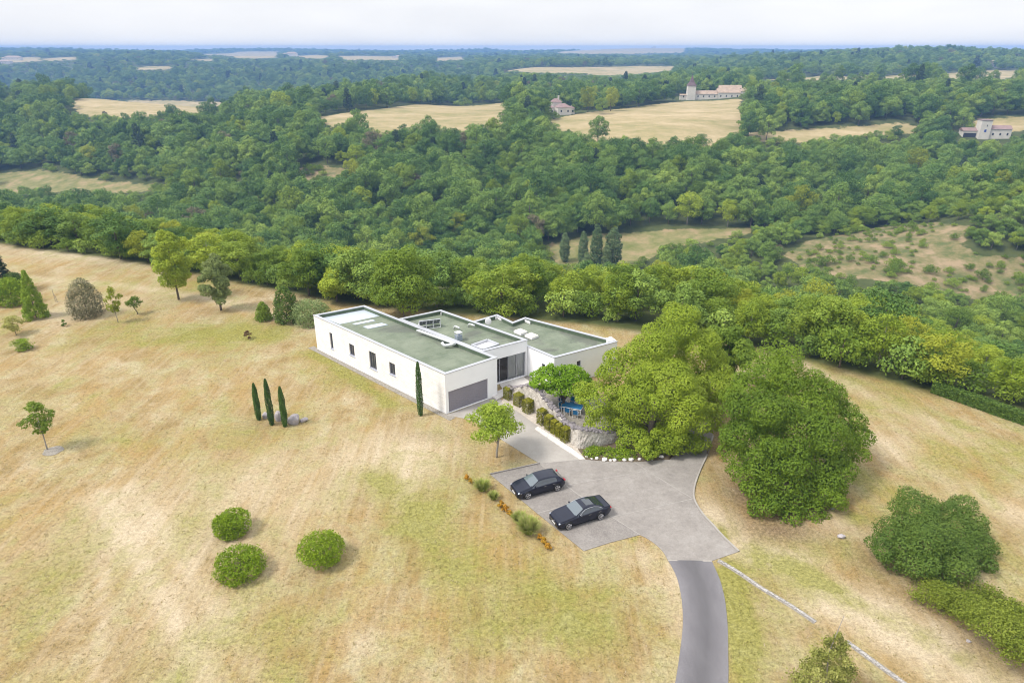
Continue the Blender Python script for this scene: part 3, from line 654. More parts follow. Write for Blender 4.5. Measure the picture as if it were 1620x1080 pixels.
# roof details
def roof_pt(u, v, z): q = at(u, v, z)-HOUSE0; return q
def sheet(name, uv, z, mat, th=0.02, par=house):
    return MB().prism([roof_pt(u, v, z) for u, v in uv], z-0.01, z+th).build(name, mat, par)
zr = ZA-0.42
rA = house.children[2]
sheet("roof_membrane", [(505, 500.5), (574.5, 489.5), (603, 499.5), (537.5, 512.8)], zr, m_silver)
sheet("roof_patch", [(557.5, 512.5), (589, 505.8), (594, 507.8), (563, 514.2)], zr, m_silver, 0.06)
sheet("roof_patch", [(574, 517.2), (604, 511.4), (614, 514.3), (583, 520.6)], zr, m_silver, 0.08)
zb = ZB-0.42
wl = [roof_pt(*q, zb) for q in [(746, 549.5), (771, 541.0), (789, 548.2), (764, 556.4)]]
b = MB()
for i in range(4):
    a, c = wl[i], wl[(i+1) % 4]; b.prism(ribbon([a, c], 0.22), zb, zb+0.36)
b.build("lightwell_kerb", m_coping, rB)
MB().prism(wl, zb+0.06, zb+0.10).build("lightwell_cover", m_whitemem, rB)
# bright corner flashings of the parapets
for uv, z in [([(694, 492.5), (697.6, 491.2), (706, 494.2)], ZB), ([(827, 503.6), (830.7, 502.6), (841, 506.6)], ZC), ([(783, 499), (786.3, 498.2), (793, 501.4)], ZC)]:
    pts = [roof_pt(u, v, z) for u, v in uv]; cen = np.mean([roof_pt(800, 540, z)], axis=0)
    pts = [q+(cen-q)/np.linalg.norm(cen-q)*0.40 for q in pts]
    MB().prism(ribbon(pts, 0.05), z-0.36, z-0.03).build("corner_flashing", m_whitemem, house)
cpt = [roof_pt(*q, ZC) for q in [(958, 536), (966.5, 533.2), (974.5, 539.2), (962, 541.5)]]
MB().prism(cpt, ZC-0.40, ZC+0.10).build("corner_flashing", m_whitemem, house)
def skylight(u, v):
    q = roof_pt(u, v, ZC-0.2); e = (C[1]-C[0])/np.linalg.norm(C[1]-C[0]); a = math.atan2(e[1], e[0])
    s = MB().box(-0.62, 0.62, -0.55, 0.55, ZC-0.42, ZC-0.16, a, q).build("skylight", m_whitemem, house, bevel=0.02)
    d = MB()
    V = [(x*sx, y*sx, z) for sx, z in ((1, 0), (0.92, 0.07), (0.5, 0.13)) for x, y in ((-0.6, -0.53), (0.6, -0.53), (0.6, 0.53), (-0.6, 0.53))]
    c_, s_ = math.cos(a), math.sin(a); V = [(q[0]+x*c_-y*s_, q[1]+x*s_+y*c_, ZC-0.16+z) for x, y, z in V]
    d.add(V, [(i, (i+1) % 4, 4+(i+1) % 4, 4+i) for i in range(4)]+[(4+i, 4+(i+1) % 4, 8+(i+1) % 4, 8+i) for i in range(4)]+[(8, 9, 10, 11)])
    d.build("dome", plain("cream_acrylic", (0.72, 0.69, 0.58), 0.4, 0.04), s)
skylight(823.5, 524); skylight(841, 530.6)
def pipe_vent(u0, v0, u1, v1):
    a = roof_pt(u0, v0, zb+0.3); b_ = roof_pt(u1, v1, zb+0.1); m = (a+b_)/2
    MB().tube([(*a, zb), (*a, zb+0.3), (*(a*0.7+m*0.3), zb+0.42), (*m, zb+0.44), (*b_, zb+0.36)], [0.1, 0.1, 0.1, 0.1, 0.12], 10).build("roof_vent", m_alu, house, smooth=True)
pipe_vent(718.5, 517, 727, 522.5); pipe_vent(741, 513.5, 751, 518.6)
# satellite dish on block C
q = roof_pt(772.6, 518, ZC-0.4); d = MB().tube([(q[0], q[1], ZC-0.42), (q[0], q[1], ZC+0.5)], 0.03, 6)
d = d.build("satellite_dish", m_alu, house)
MB().ell((0, 0, 0), (0.40, 0.07, 0.48), 16, 8).build("reflector", m_whitemem, d, smooth=True, loc=(q[0], q[1]-0.08, ZC+0.42))
# chimney terminal on block B
q = roof_pt(725.5, 538, zb)
ch = MB().box(-0.32, 0.32, -0.32, 0.32, zb, zb+0.62, 0.6, q).build("chimney", plain("blue_grey_steel", (0.33, 0.38, 0.45), 0.5, metal=0.3), house)
b = MB(); 
for dx in (-0.3, 0.3):
    for dy in (-0.3, 0.3): b.box(dx-0.03, dx+0.03, dy-0.03, dy+0.03, zb+0.62, zb+0.95, 0.6, q)
b.box(-0.36, 0.36, -0.36, 0.36, zb+0.95, zb+1.0, 0.6, q); b.build("cowl", m_alu, ch)
# flat silver duct along the parapet between A and B, with its bent outlet on A
dp = [roof_pt(661, 522.2, ZA+0.1), roof_pt(720, 543.2, ZA+0.1)]
MB().prism(ribbon([q+np.array([-0.05, -0.10]) for q in dp], 0.34), ZA+0.075, ZA+0.22).build("duct", m_alu, house, bevel=0.02)
o1, o2 = roof_pt(721, 545.5, zr+0.3), roof_pt(702.5, 548.5, zr+0.2)
MB().tube([(*o1, zr+0.5), (*(o1*0.75+o2*0.25), zr+0.42), (*(o1*0.3+o2*0.7), zr+0.34), (*o2, zr+0.36), (*(o2+np.array([-0.25, 0.1])), zr+0.7)], 0.17, 10).build("duct", m_alu, house, smooth=True)

# solar thermal rack on block B
q = at(682, 522, zb)
rk = thing("solar_rack", (q[0], q[1], zb), "tilted solar water panel on a white steel rack on the middle roof", "solar panel")
ea = math.atan2(*( (A_fr-A_br)[::-1])); 
hw, dpt, ht = 1.25, 1.0, 1.05
rr = rk; rk.rotation_euler = (0, 0, math.radians(18))
pan = MB().add([(-hw, 0.55, ht), (hw, 0.55, ht), (hw, dpt+0.5, 0.15), (-hw, dpt+0.5, 0.15), (-hw, 0.55, ht+0.07), (hw, 0.55, ht+0.07), (hw, dpt+0.5, 0.22), (-hw, dpt+0.5, 0.22)],
               [(3, 2, 1, 0), (4, 5, 6, 7), (0, 1, 5, 4), (1, 2, 6, 5), (2, 3, 7, 6), (3, 0, 4, 7)]).build("panel", plain("collector_back", (0.34, 0.35, 0.38), 0.5, metal=0.2), rk)
b = MB()
for k in range(7):
    x = -hw+2*hw*k/6
    b.tube([(x, 0.53, ht-0.02), (x, 1.46, 0.13)], 0.035, 6)
    if k % 2 == 0: b.tube([(x, 0.55, ht), (x, 0.45, 0.0)], 0.03, 6); b.tube([(x, 1.0, 0.58), (x, 0.45, 0.03)], 0.025, 6)
b.tube([(-hw, 0.52, ht), (hw, 0.52, ht)], 0.04, 6); b.tube([(-hw, 0.45, 0.04), (hw, 0.45, 0.04)], 0.03, 6); b.tube([(-hw, 0.5, 0.5), (hw, 0.47, 0.08)], 0.02, 6)
b.build("frame", m_alu, rk)
# ------------------------------------------------------------------ vegetation
def unit(v): return v/(np.linalg.norm(v, axis=-1, keepdims=True)+1e-9)
def sphere(n, rg): return unit(rg.normal(size=(n, 3)))
def leaves_mesh(name, Pc, Nn, size, tint, mat, rg, asp=0.62):
    n = len(Pc); r = sphere(n, rg); a = unit(np.cross(Nn, r)); b = np.cross(Nn, a)
    s = (size*rg.uniform(0.7, 1.3, n))[:, None]
    V = np.empty((n, 4, 3)); V[:, 0] = Pc-a*s*0.5; V[:, 1] = Pc-b*s*asp*0.5-Nn*s*0.06; V[:, 2] = Pc+a*s*0.5; V[:, 3] = Pc+b*s*asp*0.5-Nn*s*0.06
    F = np.arange(4*n).reshape(n, 4)
    me = mesh_from(name, V.reshape(-1, 3), F, [mat])
    q = me.attributes.new("tint", 'FLOAT', 'FACE'); q.data.foreach_set("value", np.clip(tint, 0, 1).astype(np.float32))
    return me
def on_blobs(blobs, n, rg, jit=0.10, cull=0.62, up=0.25, rough=0.55, low=-0.75):
    """points and normals scattered over the outsides of many ellipsoid leaf clumps; blobs = rows (cx,cy,cz,rx,ry,rz,tint)"""
    bl = np.asarray(blobs, float); wgt = (bl[:, 3]*bl[:, 4]+bl[:, 4]*bl[:, 5]); wgt /= wgt.sum()
    k = rg.choice(len(bl), int(n*1.7), p=wgt); d = sphere(len(k), rg)
    keep = d[:, 2] > low*rg.uniform(0.5, 1.3, len(k)); k, d = k[keep], d[keep]
    rad = 1+rg.normal(0, jit, len(k))-rg.exponential(0.07, len(k))
    Pc = bl[k, :3]+d*bl[k, 3:6]*rad[:, None]
    ok = np.ones(len(k), bool)
    for j in range(len(bl)):
        q = ((Pc-bl[j, :3])/bl[j, 3:6]); ok &= ~(((q*q).sum(1) < cull*cull) & (k != j))
    Pc, d, k = Pc[ok][:n], d[ok][:n], k[ok][:n]
    Nn = unit(unit(d/bl[k, 3:6])+rg.normal(0, rough, d.shape)+np.array([0, 0, up]))
    tint = 0.5*bl[k, 6]+0.5*rg.random(len(k))
    return Pc, Nn, tint
def cauliflower(main, rg, nsub=7, rs=0.42, lo=-0.5):
    o = []
    for b in main:
        c = np.array(b[:3]); r = np.array(b[3:6]); tn = rg.random()
        for d in sphere(nsub, rg):
            if d[2] < lo: d[2] *= -0.5
            q = c+d*r*rg.uniform(0.62, 0.86); s = rs*rg.uniform(0.75, 1.2)
            o.append((*q, *(r*s), np.clip(tn*0.5+rg.random()*0.5, 0, 1)))
        o.append((*c, *(r*0.72), tn))
    return o
def crown_blobs(rg, rad, h0, h1, k=9, squash=1.0, cone=0.0):
    """a rounded crown between heights h0 and h1"""
    o = []; cz = (h0+h1)/2; rz = (h1-h0)/2; k = max(k, int(k*min(1.9, 0.55*rz/rad+0.45)))
    for i in range(k):
        zf = 1-2*i/(k-1); ph = i*2.39996+rg.uniform(-0.5, 0.5); rr = math.sqrt(max(0, 1-zf*zf)); e = rg.uniform(0.45, 0.68)
        if h0 < 0.12*h1 and zf < 0: rr = max(rr, 0.86)
        taper = 1-cone*(zf+1)/2
        br = rg.uniform(0.36, 0.52); bz = max(min(rad*br*0.85, rz*0.6), 1.5*rz/k)
        o.append((rad*rr*e*taper*math.cos(ph), rad*rr*e*taper*math.sin(ph), cz+zf*max(rz-bz*0.9, 0), rad*br*(0.6+0.4*taper), rad*br*(0.6+0.4*taper), bz))
    return o
def trunk_mb(b, h, r, tops, rg, bend=0.3, base=(0, 0)):
    p = [(base[0], base[1], -0.3), (base[0], base[1], 0.15*h), (base[0]+rg.uniform(-bend, bend), base[1]+rg.uniform(-bend, bend), 0.55*h), (base[0]*0.5, base[1]*0.5, h)]
    b.tube(p, [r*1.25, r, r*0.75, r*0.35], 8)
    for q in tops:
        s = Vector(p[1])*0.25+Vector(p[2])*0.75 if rg.random() < 0.6 else Vector(p[1])*0.6+Vector(p[2])*0.4
        e = Vector(q); b.tube([s, s.lerp(e, 0.5)+Vector((0, 0, 0.12*h*rg.uniform(0, 1))), e], [r*0.38, r*0.22, r*0.08], 5)
    return b
M_BARK = plain("bark", (0.13, 0.105, 0.08), 0.9, 0.35, 4, bmp=0.6)
M_BARK_PALE = plain("pale_bark", (0.28, 0.25, 0.21), 0.9, 0.3, 4, bmp=0.5)
LEAF = {
    'oak': leafmat("oak_leaves", (0.095, 0.15, 0.01), (0.215, 0.295, 0.02), (0.37, 0.45, 0.04)),
    'oak2': leafmat("dark_oak_leaves", (0.085, 0.15, 0.012), (0.195, 0.29, 0.022), (0.37, 0.45, 0.04)),
    'holm': leafmat("holm_oak_leaves", (0.04, 0.078, 0.012), (0.085, 0.145, 0.02), (0.17, 0.24, 0.036), 0.15),
    'maple': leafmat("maple_leaves", (0.13, 0.21, 0.015), (0.24, 0.35, 0.03), (0.38, 0.47, 0.06), 0.4),
    'plane': leafmat("mulberry_leaves", (0.110, 0.210, 0.010), (0.190, 0.340, 0.015), (0.290, 0.440, 0.030), 0.4),
    'lime': leafmat("yellow_green_leaves", (0.176, 0.220, 0.017), (0.297, 0.341, 0.028), (0.440, 0.462, 0.055), 0.4),
    'belt': leafmat("belt_leaves", (0.075, 0.135, 0.014), (0.165, 0.25, 0.024), (0.31, 0.39, 0.046)),
    'beltl': leafmat("light_belt_leaves", (0.12, 0.19, 0.014), (0.245, 0.325, 0.026), (0.41, 0.48, 0.046)),
    'wood': leafmat("wood_leaves", (0.048, 0.106, 0.018), (0.116, 0.208, 0.036), (0.26, 0.365, 0.062), 0.14, 0.5),
    'woodl': leafmat("light_wood_leaves", (0.09, 0.16, 0.025), (0.19, 0.285, 0.045), (0.34, 0.43, 0.07), 0.14, 0.5),
    'dark': leafmat("dark_needles", (0.014, 0.034, 0.017), (0.031, 0.058, 0.026), (0.060, 0.090, 0.038), 0.1),
    'poplar': leafmat("poplar_leaves", (0.07, 0.12, 0.04), (0.13, 0.19, 0.07), (0.22, 0.28, 0.11), 0.2),
    'cypress': leafmat("cypress_needles", (0.025, 0.057, 0.009), (0.057, 0.115, 0.016), (0.115, 0.184, 0.032), 0.1),
    'box': leafmat("box_leaves", (0.085, 0.15, 0.006), (0.185, 0.285, 0.012), (0.32, 0.42, 0.026), 0.2, 0.15),
    'hedge': leafmat("clipped_hedge_leaves", (0.1, 0.115, 0.006), (0.2, 0.2, 0.012), (0.36, 0.33, 0.03), 0.15, 0.2),
    'grey': leafmat("variegated_leaves", (0.077, 0.083, 0.033), (0.154, 0.154, 0.072), (0.374, 0.341, 0.209), 0.15, 0.1),
    'silver': leafmat("pale_green_leaves", (0.132, 0.198, 0.061), (0.242, 0.319, 0.110), (0.396, 0.462, 0.209), 0.3, 0.1),
    'willow': leafmat("pale_yellow_leaves", (0.300, 0.310, 0.060), (0.420, 0.420, 0.120), (0.550, 0.520, 0.220), 0.35, 0.1),
    'orange': leafmat("orange_leaves", (0.275, 0.237, 0.019), (0.500, 0.263, 0.025), (0.625, 0.288, 0.037), 0.2, 0.3),
    'grass': leafmat("ornamental_grass_blades", (0.165, 0.253, 0.022), (0.286, 0.374, 0.055), (0.506, 0.473, 0.209), 0.3, 0.1),
    'red': leafmat("red_brown_leaves", (0.080, 0.045, 0.025), (0.150, 0.080, 0.040), (0.220, 0.140, 0.060), 0.2, 0.1),
    'cedar': leafmat("pale_yellow_needles", (0.13, 0.15, 0.03), (0.26, 0.28, 0.06), (0.45, 0.44, 0.15), 0.2, 0.1),
    'ash': leafmat("grey_green_leaves", (0.07, 0.11, 0.03), (0.145, 0.195, 0.055), (0.26, 0.31, 0.10)),
    'dry': leafmat("dry_brown_leaves", (0.10, 0.085, 0.045), (0.19, 0.165, 0.085), (0.30, 0.26, 0.14), 0.15, 0.4),
    'bramble': leafmat("bramble_leaves", (0.121, 0.165, 0.018), (0.220, 0.275, 0.033), (0.352, 0.385, 0.066), 0.3, 0.2),
}

def tree(name, label, cat, loc, blobs, leaf, nleaf, size, trunk_h, trunk_r, seed, group=None, bark=None, cull=0.62, limbs=5, low=-0.75, rough=0.42, jit=0.1, sub=(7, 0.42), trunk=True, asp=0.62, up=0.25):
    rg = np.random.default_rng(seed)
    r = thing(name, loc, label, cat, group)
    bl = cauliflower(blobs, rg, *sub) if sub else blobs
    Pc, Nn, tn = on_blobs(bl, nleaf, rg, cull=cull, low=low, rough=rough, jit=jit, up=up)
    link("crown" if trunk else "foliage", leaves_mesh("crown", Pc, Nn, size, tn, LEAF[leaf], rg, asp), r)
    if trunk:
        order = rg.permutation(len(blobs))[:limbs]
        trunk_mb(MB(), trunk_h, trunk_r, [(blobs[i][0]*0.9, blobs[i][1]*0.9, blobs[i][2]) for i in order], rg).build("trunk", bark or M_BARK, r, smooth=True)
    return r
def spot(u, v): q = at(u, v); return (q[0], q[1], gz(q[0], q[1]))
def dims(u, vb, vt, wpx):
    q = at(u, vb); k = ppm((vb+vt)/2, 1.0) if False else None
    h = z_at(vt, q[1]+wpx*0.02); zc = (CAM_H-h/2)*ST+q[1]*CT
    return q, h, wpx*zc/CAM_F/2

def simple_tree(name, label, cat, u, vb, vt, wpx, leaf, seed, nleaf=5000, size=0.3, h0=0.25, k=8, cone=0.0, group=None, limbs=5, tr=0.14, trunk=True, **kw):
    q, h, rad = dims(u, vb, vt, wpx); rg = np.random.default_rng(seed+99)
    if leaf != 'orange': nleaf = int(nleaf*1.7); size *= 0.78
    bl = crown_blobs(rg, rad*1.06, h*h0, h*1.0, k, cone=cone)
    return tree(name, label, cat, (q[0], q[1], 0), bl, leaf, nleaf, size, h*0.75, tr, seed, group, limbs=limbs, trunk=trunk, **kw)

# --- the big oak beside the garden wall: many lobes, branches down to the ground
bo = at(1030, 697); rgo = np.random.default_rng(31)
def ob(u, v, Y, wpx, sq=0.8):
    """lobe seen at a pixel, Y metres in front"""
    z = z_at(v, Y); x, f, d = ray(u, v); X_ = x*Y/f; zc = (CAM_H-z)*ST+Y*CT; r = wpx*zc/CAM_F/2
    return (X_-bo[0], Y-bo[1], z, r, r, r*sq)
oak = [ob(1068, 520, 63.0, 96), ob(1030, 558, 60.5, 100), ob(1108, 560, 62.5, 100), ob(985, 590, 58.5, 92), ob(1060, 600, 57.5, 110), ob(1125, 610, 60, 84), ob(948, 628, 57.5, 82), ob(1010, 640, 55.5, 100),
       ob(1080, 650, 55, 106), ob(1118, 665, 55.5, 72), ob(955, 668, 56.5, 64), ob(1000, 690, 54.8, 62), ob(1055, 695, 53.8, 74), ob(1095, 702, 54.2, 56), ob(1025, 705, 53.6, 50), ob(1050, 620, 63, 150), ob(1040, 660, 60, 150), ob(1090, 578, 64.5, 110), ob(1060, 562, 64.5, 110), ob(1110, 620, 62, 100)]
tree("oak_tree", "huge spreading olive green oak crown beside the curved stone wall", "tree", (bo[0], bo[1], 0), oak, 'oak', 140000, 0.185, 4.2, 0.42, 3, low=-0.6, sub=(8, 0.37), cull=0.74, rough=0.3, jit=0.05)
# --- second oak to the right of the turning court
bo = at(1240, 790)
oak2 = [ob(1232, 592, 54.5, 110), ob(1180, 620, 53.5, 84), ob(1285, 625, 53.0, 92), ob(1212, 650, 50.5, 112), ob(1325, 668, 51.5, 76), ob(1270, 680, 49, 116), ob(1180, 690, 49.5, 78), ob(1345, 710, 50.5, 70), ob(1220, 730, 47, 100),
        ob(1300, 735, 48, 98), ob(1180, 752, 47.2, 66), ob(1250, 785, 45.8, 88), ob(1305, 780, 46.2, 74), ob(1205, 800, 45.0, 60), ob(1282, 808, 44.9, 56), ob(1250, 690, 52, 150), ob(1265, 740, 50, 140), ob(1200, 690, 50.5, 110), ob(1310, 650, 53, 90), ob(1255, 640, 52.5, 120), ob(1230, 765, 47, 110), ob(1275, 770, 47, 100), ob(1165, 720, 49, 66), ob(1330, 690, 51.5, 84), ob(1190, 655, 52, 90)]
tree("oak_tree", "second large green oak right of the turning court with a ragged right side", "tree", (bo[0], bo[1], 0), oak2, 'oak2', 130000, 0.185, 4.2, 0.36, 4, low=-0.6, sub=(10, 0.35), cull=0.68, rough=0.4, jit=0.11)
simple_tree("oak_tree", "dark oak half hidden behind the huge oak, close to the far lawn", "tree", 1145, 612, 508, 92, 'belt', 12, 9000, 0.33, 0.2)
simple_tree("young_oak", "slim green tree behind the second oak beside the far lawn", "tree", 1225, 640, 560, 60, 'beltl', 13, 5000, 0.32, 0.2)
# --- holm oak bush, lower right
bo = at(1475, 905)
hol = [ob(1450, 805, 42, 88), ob(1510, 820, 42.5, 80), ob(1410, 838, 40.5, 70), ob(1470, 850, 39, 104), ob(1535, 862, 40, 76), ob(1400, 868, 39, 56), ob(1450, 890, 37.6, 84), ob(1510, 895, 37.8, 92), ob(1550, 885, 39, 60), ob(1480, 860, 40.5, 130)]
tree("holm_oak", "dark green holm oak dome at the lower right of the lawn", "tree", (bo[0], bo[1], 0), hol, 'holm', 60000, 0.135, 1.6, 0.2, 5, low=-0.8, sub=(8, 0.40), rough=0.42)
bo = at(1550, 985); rgb_ = np.random.default_rng(8)
brm = [ob(1475+i*24+rgb_.uniform(-8, 8), 930+i*15+rgb_.uniform(-10, 10), 35.2-i*0.85, 62+rgb_.uniform(-10, 16), 0.7) for i in range(8)]+[ob(1560+i*22, 955+i*12, 35.0-i*0.6, 62, 0.7) for i in range(4)]
tree("bramble_hedge", "sprawling yellow green bramble thicket in front of the holm oak", "bush", (bo[0], bo[1], 0), brm, 'bramble', 34000, 0.125, 2.0, 0.08, 6, sub=(9, 0.38), jit=0.38, trunk=False, rough=0.8)
# --- yellow green cedar at the bottom edge
q = at(1302, 1105); HC = z_at(996, q[1]); rg = np.random.default_rng(21)
bl = []
for k in range(26):
    zf = k/25; rr = 2.1*(1-zf)**0.6+0.12; a = k*2.4
    bl.append((rr*0.6*math.cos(a), rr*0.6*math.sin(a), 0.3+(HC-0.9)*zf, 0.62*(1-zf*0.7), 0.62*(1-zf*0.7), 0.30, rg.random()))
tree("young_conifer", "wispy yellow green conifer cut by the bottom edge of the photo", "tree", (q[0], q[1], 0), bl, 'cedar', 10000, 0.13, HC+1.0, 0.05, 22, sub=None, jit=0.3, rough=0.9, limbs=0, bark=M_BARK_PALE)
# --- bright maple on the lawn in front of the garage
simple_tree("maple_tree", "bright green young maple with slim pale trunk between garage and cars", "tree", 786, 723, 622, 116, 'maple', 41, 5200, 0.24, 0.36, 10, cone=0.42, tr=0.10, bark=M_BARK_PALE, limbs=8, sub=(6, 0.40), cull=0.4, rough=0.7)
# --- flat topped mulberry behind the stone wall
q = at(890, 648); bl = [(rg.uniform(-2.7, 2.6), rg.uniform(-1.3, 1.8), rg.uniform(2.3, 3.7), 1.15, 1.05, 0.75) for _ in range(34)]
tree("mulberry_tree", "flat topped vivid green mulberry shading the terrace behind the stone wall", "tree", (q[0], q[1], 0.05), bl, 'plane', 15000, 0.24, 2.4, 0.16, 42, sub=(6, 0.45), limbs=7)
def bush(name, label, cat, u, vb, vt, wpx, leaf, seed, nleaf=6000, size=0.2, cone=0.0, belly=0.35, group=None, k=80, br=0.27):
    q, h, rad = dims(u, vb, vt, wpx); rg = np.random.default_rng(seed); bl = []
    for i in range(k):
        zf = (i+0.5)/k; a = i*2.39996+rg.uniform(-0.4, 0.4)
        pr = (math.sqrt(max(0, 1-((zf-belly)/(1-belly))**2)) if zf > belly else 0.82+0.18*zf/belly)*(1-cone)+cone*(1-zf)**0.85
        pr *= rg.uniform(0.86, 1.05); r_ = rad*br*rg.uniform(0.75, 1.2)*(0.45+0.55*pr); e = max(0, rad*pr-r_*0.8)
        bl.append((e*math.cos(a), e*math.sin(a), 0.04*h+zf*0.95*h-r_*0.35, r_, r_, r_*0.85, rg.random()))
    r = thing(name, (q[0], q[1], 0), label, cat, group)
    Pc, Nn, tn = on_blobs(bl, nleaf, rg, cull=0.6, low=-0.9, jit=0.14, rough=0.45); m_ = Pc[:, 2] > 0
    link("foliage", leaves_mesh("foliage", Pc[m_], Nn[m_], size, tn[m_], LEAF[leaf], rg), r)
    MB().tube([(0, 0, -0.2), (0, 0, h*0.5)], [0.09, 0.04], 6).build("stem", M_BARK, r); return r
# --- the lawn on the left
simple_tree("lime_sapling", "small dark green tree in a mulch ring at the left lawn", "tree", 75, 711, 628, 50, 'belt', 51, 1500, 0.24, 0.32, 8, tr=0.06, bark=M_BARK_PALE, cull=0.3, sub=(6, 0.4))
q = at(84, 713); tag(MB().prism([(q[0]+0.85*math.cos(a)*(1+0.1*math.sin(5*a)), q[1]+0.85*math.sin(a)) for a in np.linspace(0, 2*math.pi, 25)[:-1]], -0.1, 0.03).build("mulch", m_gravel), kind='structure')
bush("beech_tree", "dense conical yellow green beech at the left edge of the lawn", "tree", 58, 502, 424, 42, "maple", 52, 7500, 0.2, cone=0.85)
bush("round_bush", "rounded yellow green bush beside the conical beech", "bush", 22, 481, 435, 50, "box", 53, 6500, 0.2)
bush("round_bush", "dark rounded bush behind the yellow green bush", "bush", 26, 464, 428, 36, "holm", 54, 4000, 0.22)
bush("dark_conifer", "dark conifer cut off by the left edge of the photo", "tree", 3, 462, 374, 38, "dark", 55, 6500, 0.24, cone=0.45)
bush("holly_bush", "big egg shaped grey variegated bush standing on the left lawn", "bush", 139, 499, 436, 58, "grey", 56, 9000, 0.17, cone=0.25)
simple_tree("yellow_sapling", "thin acid yellow sapling just right of the variegated bush", "tree", 187, 510, 451, 34, 'lime', 57, 900, 0.26, 0.25, 8, cone=0.5, tr=0.05, bark=M_BARK_PALE, cull=0.2, sub=(5, 0.35))
simple_tree("fruit_sapling", "small green fruit sapling standing right of the yellow sapling", "tree", 218, 497, 466, 27, 'belt', 58, 700, 0.22, 0.3, 6, tr=0.06, cull=0.2)
simple_tree("dogwood_bush", "pale yellow upright twiggy bush near the left edge", "bush", 26, 530, 497, 34, 'willow', 59, 1300, 0.22, 0.15, 7, cone=-0.35, tr=0.04, cull=0.2, limbs=7)
q = at(38, 553); rg = np.random.default_rng(5); r = thing("clipped_shrub", (q[0], q[1], 0), "box shaped clipped green shrub at the left edge below the pale twiggy bush", "shrub")
bl = [(rg.uniform(-0.75, 0.75), rg.uniform(-0.6, 0.6), z, 0.42, 0.42, 0.16, rg.random()) for z in (0.25, 0.6, 0.95, 1.2) for _ in range(14)]
Pc, Nn, tn = on_blobs(bl, 2600, rg, cull=0.5); link("foliage", leaves_mesh("foliage", Pc, Nn, 0.13, tn, LEAF['box'], rg), r); MB().tube([(0, 0, -0.1), (0, 0, 0.7)], [0.06, 0.03], 6).build("stem", M_BARK, r)
simple_tree("dwarf_shrub", "tiny dark shrub alone on the dry lawn left", "shrub", 102, 516, 505, 10, 'holm', 60, 260, 0.16, 0.0, 5, trunk=False)
simple_tree("smoke_bush", "low reddish brown shrub alone on the lawn left of the house", "shrub", 393, 536, 521, 15, 'red', 61, 320, 0.16, 0.1, 6, trunk=False, cull=0.2)
simple_tree("poplar_tree", "tall two toned green tree with yellow top at the far lawn edge", "tree", 283, 474, 360, 66, 'beltl', 62, 7000, 0.34, 0.14, 12, cone=0.25)
simple_tree("lime_tree", "dark grey green tree with a bare low trunk on the far lawn", "tree", 350, 491, 402, 62, 'ash', 63, 6500, 0.32, 0.14, 10, cone=0.4)
bush("juniper_bush", "loose blue green juniper left of the house corner", "bush", 418, 506, 474, 31, "belt", 64, 2600, 0.2, cone=0.55, k=40, br=0.33)
bush("yew_tree", "dense dark green egg shaped tree near the house corner", "tree", 455, 509, 449, 45, "holm", 65, 7500, 0.18, cone=0.2)
bush("pale_bush", "wide pale silvery green bush touching the house corner", "bush", 492, 511, 470, 62, "silver", 66, 7500, 0.18, belly=0.5, k=60)
simple_tree("ash_tree", "round mid green tree on the lawn edge left of the big ash", "tree", 489, 467, 390, 72, 'belt', 67, 6500, 0.34, 0.12, 9)
simple_tree("walnut_tree", "low yellow green tree right of the round mid green tree", "tree", 533, 476, 422, 62, 'beltl', 68, 5200, 0.34, 0.1, 8)
simple_tree("ash_tree", "tallest broad grey green tree rising behind the left wing roof", "tree", 640, 503, 386, 112, 'belt', 69, 14000, 0.36, 0.05, 12)
# --- three round shrubs in the foreground
for k, (u, vb, vt, wp, lb) in enumerate([(370, 850, 797, 59, "round box ball furthest back of the three on the front lawn"), (381, 914, 853, 79, "wide flattened box ball in front of the smaller one"), (510, 894, 829, 73, "rightmost tall round box ball standing apart on the front lawn")]):
    q, h, rad = dims(u, vb-9, vt+1, wp*1.06); rg = np.random.default_rng(200+k)
    h *= 1.16
    bl = [(*(np.array([d[0]*rad*0.72, d[1]*rad*0.72, h*0.42+d[2]*h*0.42])), rad*0.26, rad*0.26, rad*0.22, rg.random()) for d in sphere(70, rg)]
    r = thing("box_ball", (q[0], q[1], 0), lb, "shrub", "round shrubs on the front lawn")
    Pc, Nn, tn = on_blobs(bl, 7500, rg, cull=0.5, low=-0.9, jit=0.15)
    Pc = Pc[Pc[:, 2] > -0.02]; m_ = len(Pc)
    link("foliage", leaves_mesh("foliage", Pc, Nn[:m_], 0.125, tn[:m_], LEAF['box'], rg), r)
    MB().tube([(0, 0, -0.2), (0.1, 0, h*0.5)], [0.08, 0.04], 6).build("stem", M_BARK, r)
